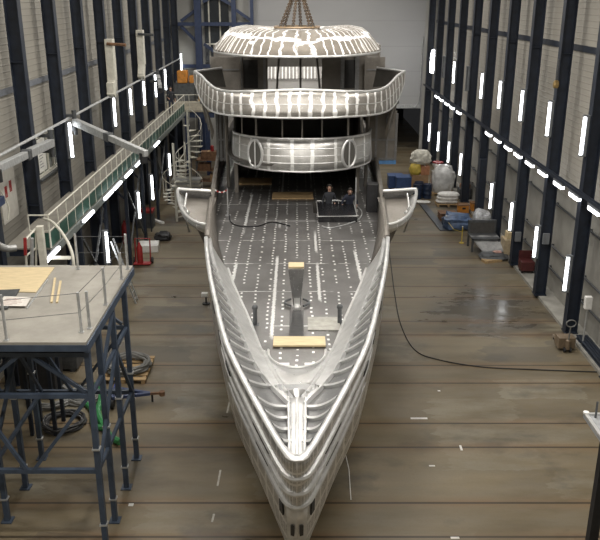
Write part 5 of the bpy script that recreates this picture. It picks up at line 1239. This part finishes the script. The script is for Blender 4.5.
# pallet jack
p = U(566,351,Z=0); px_, py_ = p.x, p.y
t = thing('pallet_jack', 'brown hand pallet truck with a looped handle parked at the near right column', 'pallet truck', (px_,py_,0))
jm = mat('jack_brown',(.20,.15,.10),.5,.2)
for s in (-1,1):
    bm = BM(); bar(bm,(px_+s*.2,py_+.1,.14),(px_+s*.2+.15,py_+1.15,.12),.16,.07); obj('fork', bm, jm, t, bevel=.01)
    bm = BM(); tube(bm,[(px_+s*.2+.05,py_+1.0,.045),(px_+s*.2+.15,py_+1.0,.045)],.045,10); tube(bm,[(px_+s*.1-.03,py_-.1,.09),(px_+s*.1+.03,py_-.1,.09)],.09,12); obj('wheel', bm, BLACK, t)
bm = BM(); bb(bm,px_-.30,px_+.30,py_-.02,py_+.42,.1,.50); lathe(bm,[(.09,.12),(.09,.45),(.04,.5)],(px_,py_-.1,0),12); obj('pump_body', bm, jm, t, bevel=.01)
bm = BM(); tube(bm,[(px_,py_-.1,.4),(px_,py_-.16,1.02)],.025,8); obj('tiller', bm, GREYC, t); bm = BM(); tube(bm,[(px_+.17*math.cos(a),py_-.17,1.14+.13*math.sin(a)) for a in [2*PI*k/16 for k in range(16)]],.022,6,closed=True); obj('handle_loop', bm, GREYC, t)
# white junction box on a slim pole
a = U(588,303,X=10.3); bm = BM(); bb(bm,a.x-.12,a.x+.12,a.y-.1,a.y+.1,a.z-.22,a.z+.25); t = thing('junction_box','white junction box on a slim pole beside the near right column','electrical box',(a.x,a.y,.12)); obj('box_body', bm, WHITE, t, bevel=.02); bm = BM(); tube(bm,[(a.x,a.y,.12),(a.x,a.y,a.z-.22)],.035,8); bb(bm,a.x-.12,a.x+.12,a.y-.12,a.y+.12,.12,.14); obj('pole', bm, GALV, t)
# dark steel beams stacked at the right edge
for k in range(4):
    a, b = U(577+k*5,346+k*3,Z=.2), U(571+k*7,322,Z=.2); y0_, y1_ = 22.6, 26.2; x = 10.28+.11*k
    bm = BM(); bb(bm,x-.045,x+.045,y0_,y1_,.12,.14); bb(bm,x-.045,x+.045,y0_,y1_,.24,.26); bb(bm,x-.01,x+.01,y0_,y1_,.14,.24)
    single('steel_beam', bm, NAVY, '%s dark beam from the hall side, lying on the kerb at the right edge' % ORD[k], 'steel beam', 'steel beams on the kerb')
# cable across the floor
bm = BM(); tube(bm, bez([U(x,y,Z=.02) for x,y in ((388,240),(391,265),(395,296),(401,325),(415,350),(440,360),(483,367),(533,369.5),(570,371),(602,372))],6), .02, 6); single('floor_cable', bm, BLACK, 'thin black cable curving across the open floor right of the hull', 'cable', smooth=True)
# scraps of white tape on the floor
for k,(px,py,w,d,lab) in enumerate(((419,418.5,.5,.08,'short pale grating strip let down on a floor track right of the bow'),(461,448,.06,.25,'small upright white tape scrap on the floor right of the bow'),(432,466,.16,.05,'tiny white tape scrap below the upright one'),(455,538,.2,.06,'white tape scrap at the bottom edge right of the bow'),(439,391,.08,.06,'tiny white scrap on the dark floor patch'),(331,505,.1,.1,'white paint dot'),(131,505,.12,.1,'white scrap on the floor right of the front platform leg'))):
    if k == 5: continue
    a = U(px,py,Z=0); bm = BM(); bb(bm,a.x-w/2,a.x+w/2,a.y-d/2,a.y+d/2,0,.012); single('tape_scrap', bm, WHITE, lab, 'tape scrap')
for k,(p,q,lab) in enumerate((((229.5,402),(227,413),'farther chalk dash'),((220.5,470),(217.5,486),'middle chalk dash'),((214,514),(212,522),'nearest chalk dash'))):
    a, b = U(*p,Z=0), U(*q,Z=0); bm = BM(); bar(bm,(a.x,a.y,.003),(b.x,b.y,.003),.05,.004); single('floor_marking', bm, mat('chalk',(.5,.48,.42),.8), lab+' of the pale line on the floor left of the bow', 'floor marking', 'chalk dashes left of the bow')
a = [U(344,448,Z=0),U(349,470,Z=0),U(351,500,Z=0)]
bm = BM(); tube(bm,[q+Vector((0,0,.012)) for q in a],.012,5); single('white_string', bm, WHITE, 'thin white cord on the floor right of the bow', 'cord')
# ================================================================ near right platform corner
rp = thing('grey_platform', 'corner of a grey plated platform at the right edge of the photo', 'platform', (5.6, 10.8, 0))
Z2 = 5.25; a = U(583.5,414,Z=Z2); X0, Y1 = a.x, a.y
bm = BM(); bb(bm,X0,X0+2.5,Y1-2.2,Y1,Z2-.06,Z2); obj('deck', bm, mat('grey_plate',(.36,.37,.38),.5,.2), rp)
bm = BM(); bb(bm,X0,X0+.06,Y1-2.2,Y1,Z2,Z2+.03); bb(bm,X0,X0+2.5,Y1-.05,Y1,Z2,Z2+.03); obj('edge_strip', bm, ALU_EDGE, rp)
for x in (X0+.35, X0+2.3):
    for y in (Y1-.25, Y1-2.0):
        bm = BM(); bb(bm,x-.08,x+.08,y-.08,y+.08,.02,Z2-.06); bb(bm,x-.15,x+.15,y-.15,y+.15,0,.02); obj('leg', bm, BLACK, rp)
bm = BM(); tube(bm,[(X0+.16,Y1-.12,Z2),(X0+.16,Y1-.12,Z2+.30)],.02,8); obj('guard_stub', bm, STEELD, rp)
bm = BM(); lathe(bm,[(.05,Z2+.03),(.05,Z2+.06)],(X0+.03,Y1-.03,0),10); obj('corner_stud', bm, WHITE, rp)
# ================================================================ light: rows of high-bay lamps under the hall ceiling
def area(name, loc, sx, sy, power, rot=(0,0,0), col=(1,.96,.9)):
    l = bpy.data.lights.new(name, 'AREA'); l.shape = 'RECTANGLE'; l.size = sx; l.size_y = sy; l.energy = power; l.color = col
    o = bpy.data.objects.new(name, l); COL.objects.link(o); o.location = loc; o.rotation_euler = rot; return o
for y in (4, 11, 18, 25, 32, 40, 48, 56):
    for x in (-5.2, 0.0, 5.2):
        area('high_bay_lamp', (x, y, 14.9), 1.3, .6, 330)
w = bpy.data.worlds.new('hall_air'); sc.world = w; w.use_nodes = True
w.node_tree.nodes['Background'].inputs[0].default_value = (.5,.5,.52,1); w.node_tree.nodes['Background'].inputs[1].default_value = .03
cd = bpy.data.cameras.new('camera'); cam = bpy.data.objects.new('camera', cd); COL.objects.link(cam)
cd.sensor_width = 36; cd.lens = F/600*36; cd.clip_end = 300
cd.shift_x = (300-VX)/600
cam.location = (0,0,H); cam.rotation_euler = (PI/2-P, 0, 0); sc.camera = cam
sc.view_settings.view_transform = 'Standard'; sc.view_settings.look = 'None'; sc.view_settings.gamma = 1; sc.view_settings.use_curve_mapping = False
sc.view_settings.exposure = 0.0
try:
    sc.cycles.max_bounces = 6; sc.cycles.sample_clamp_indirect = 6; sc.cycles.use_denoising = True
except Exception: pass
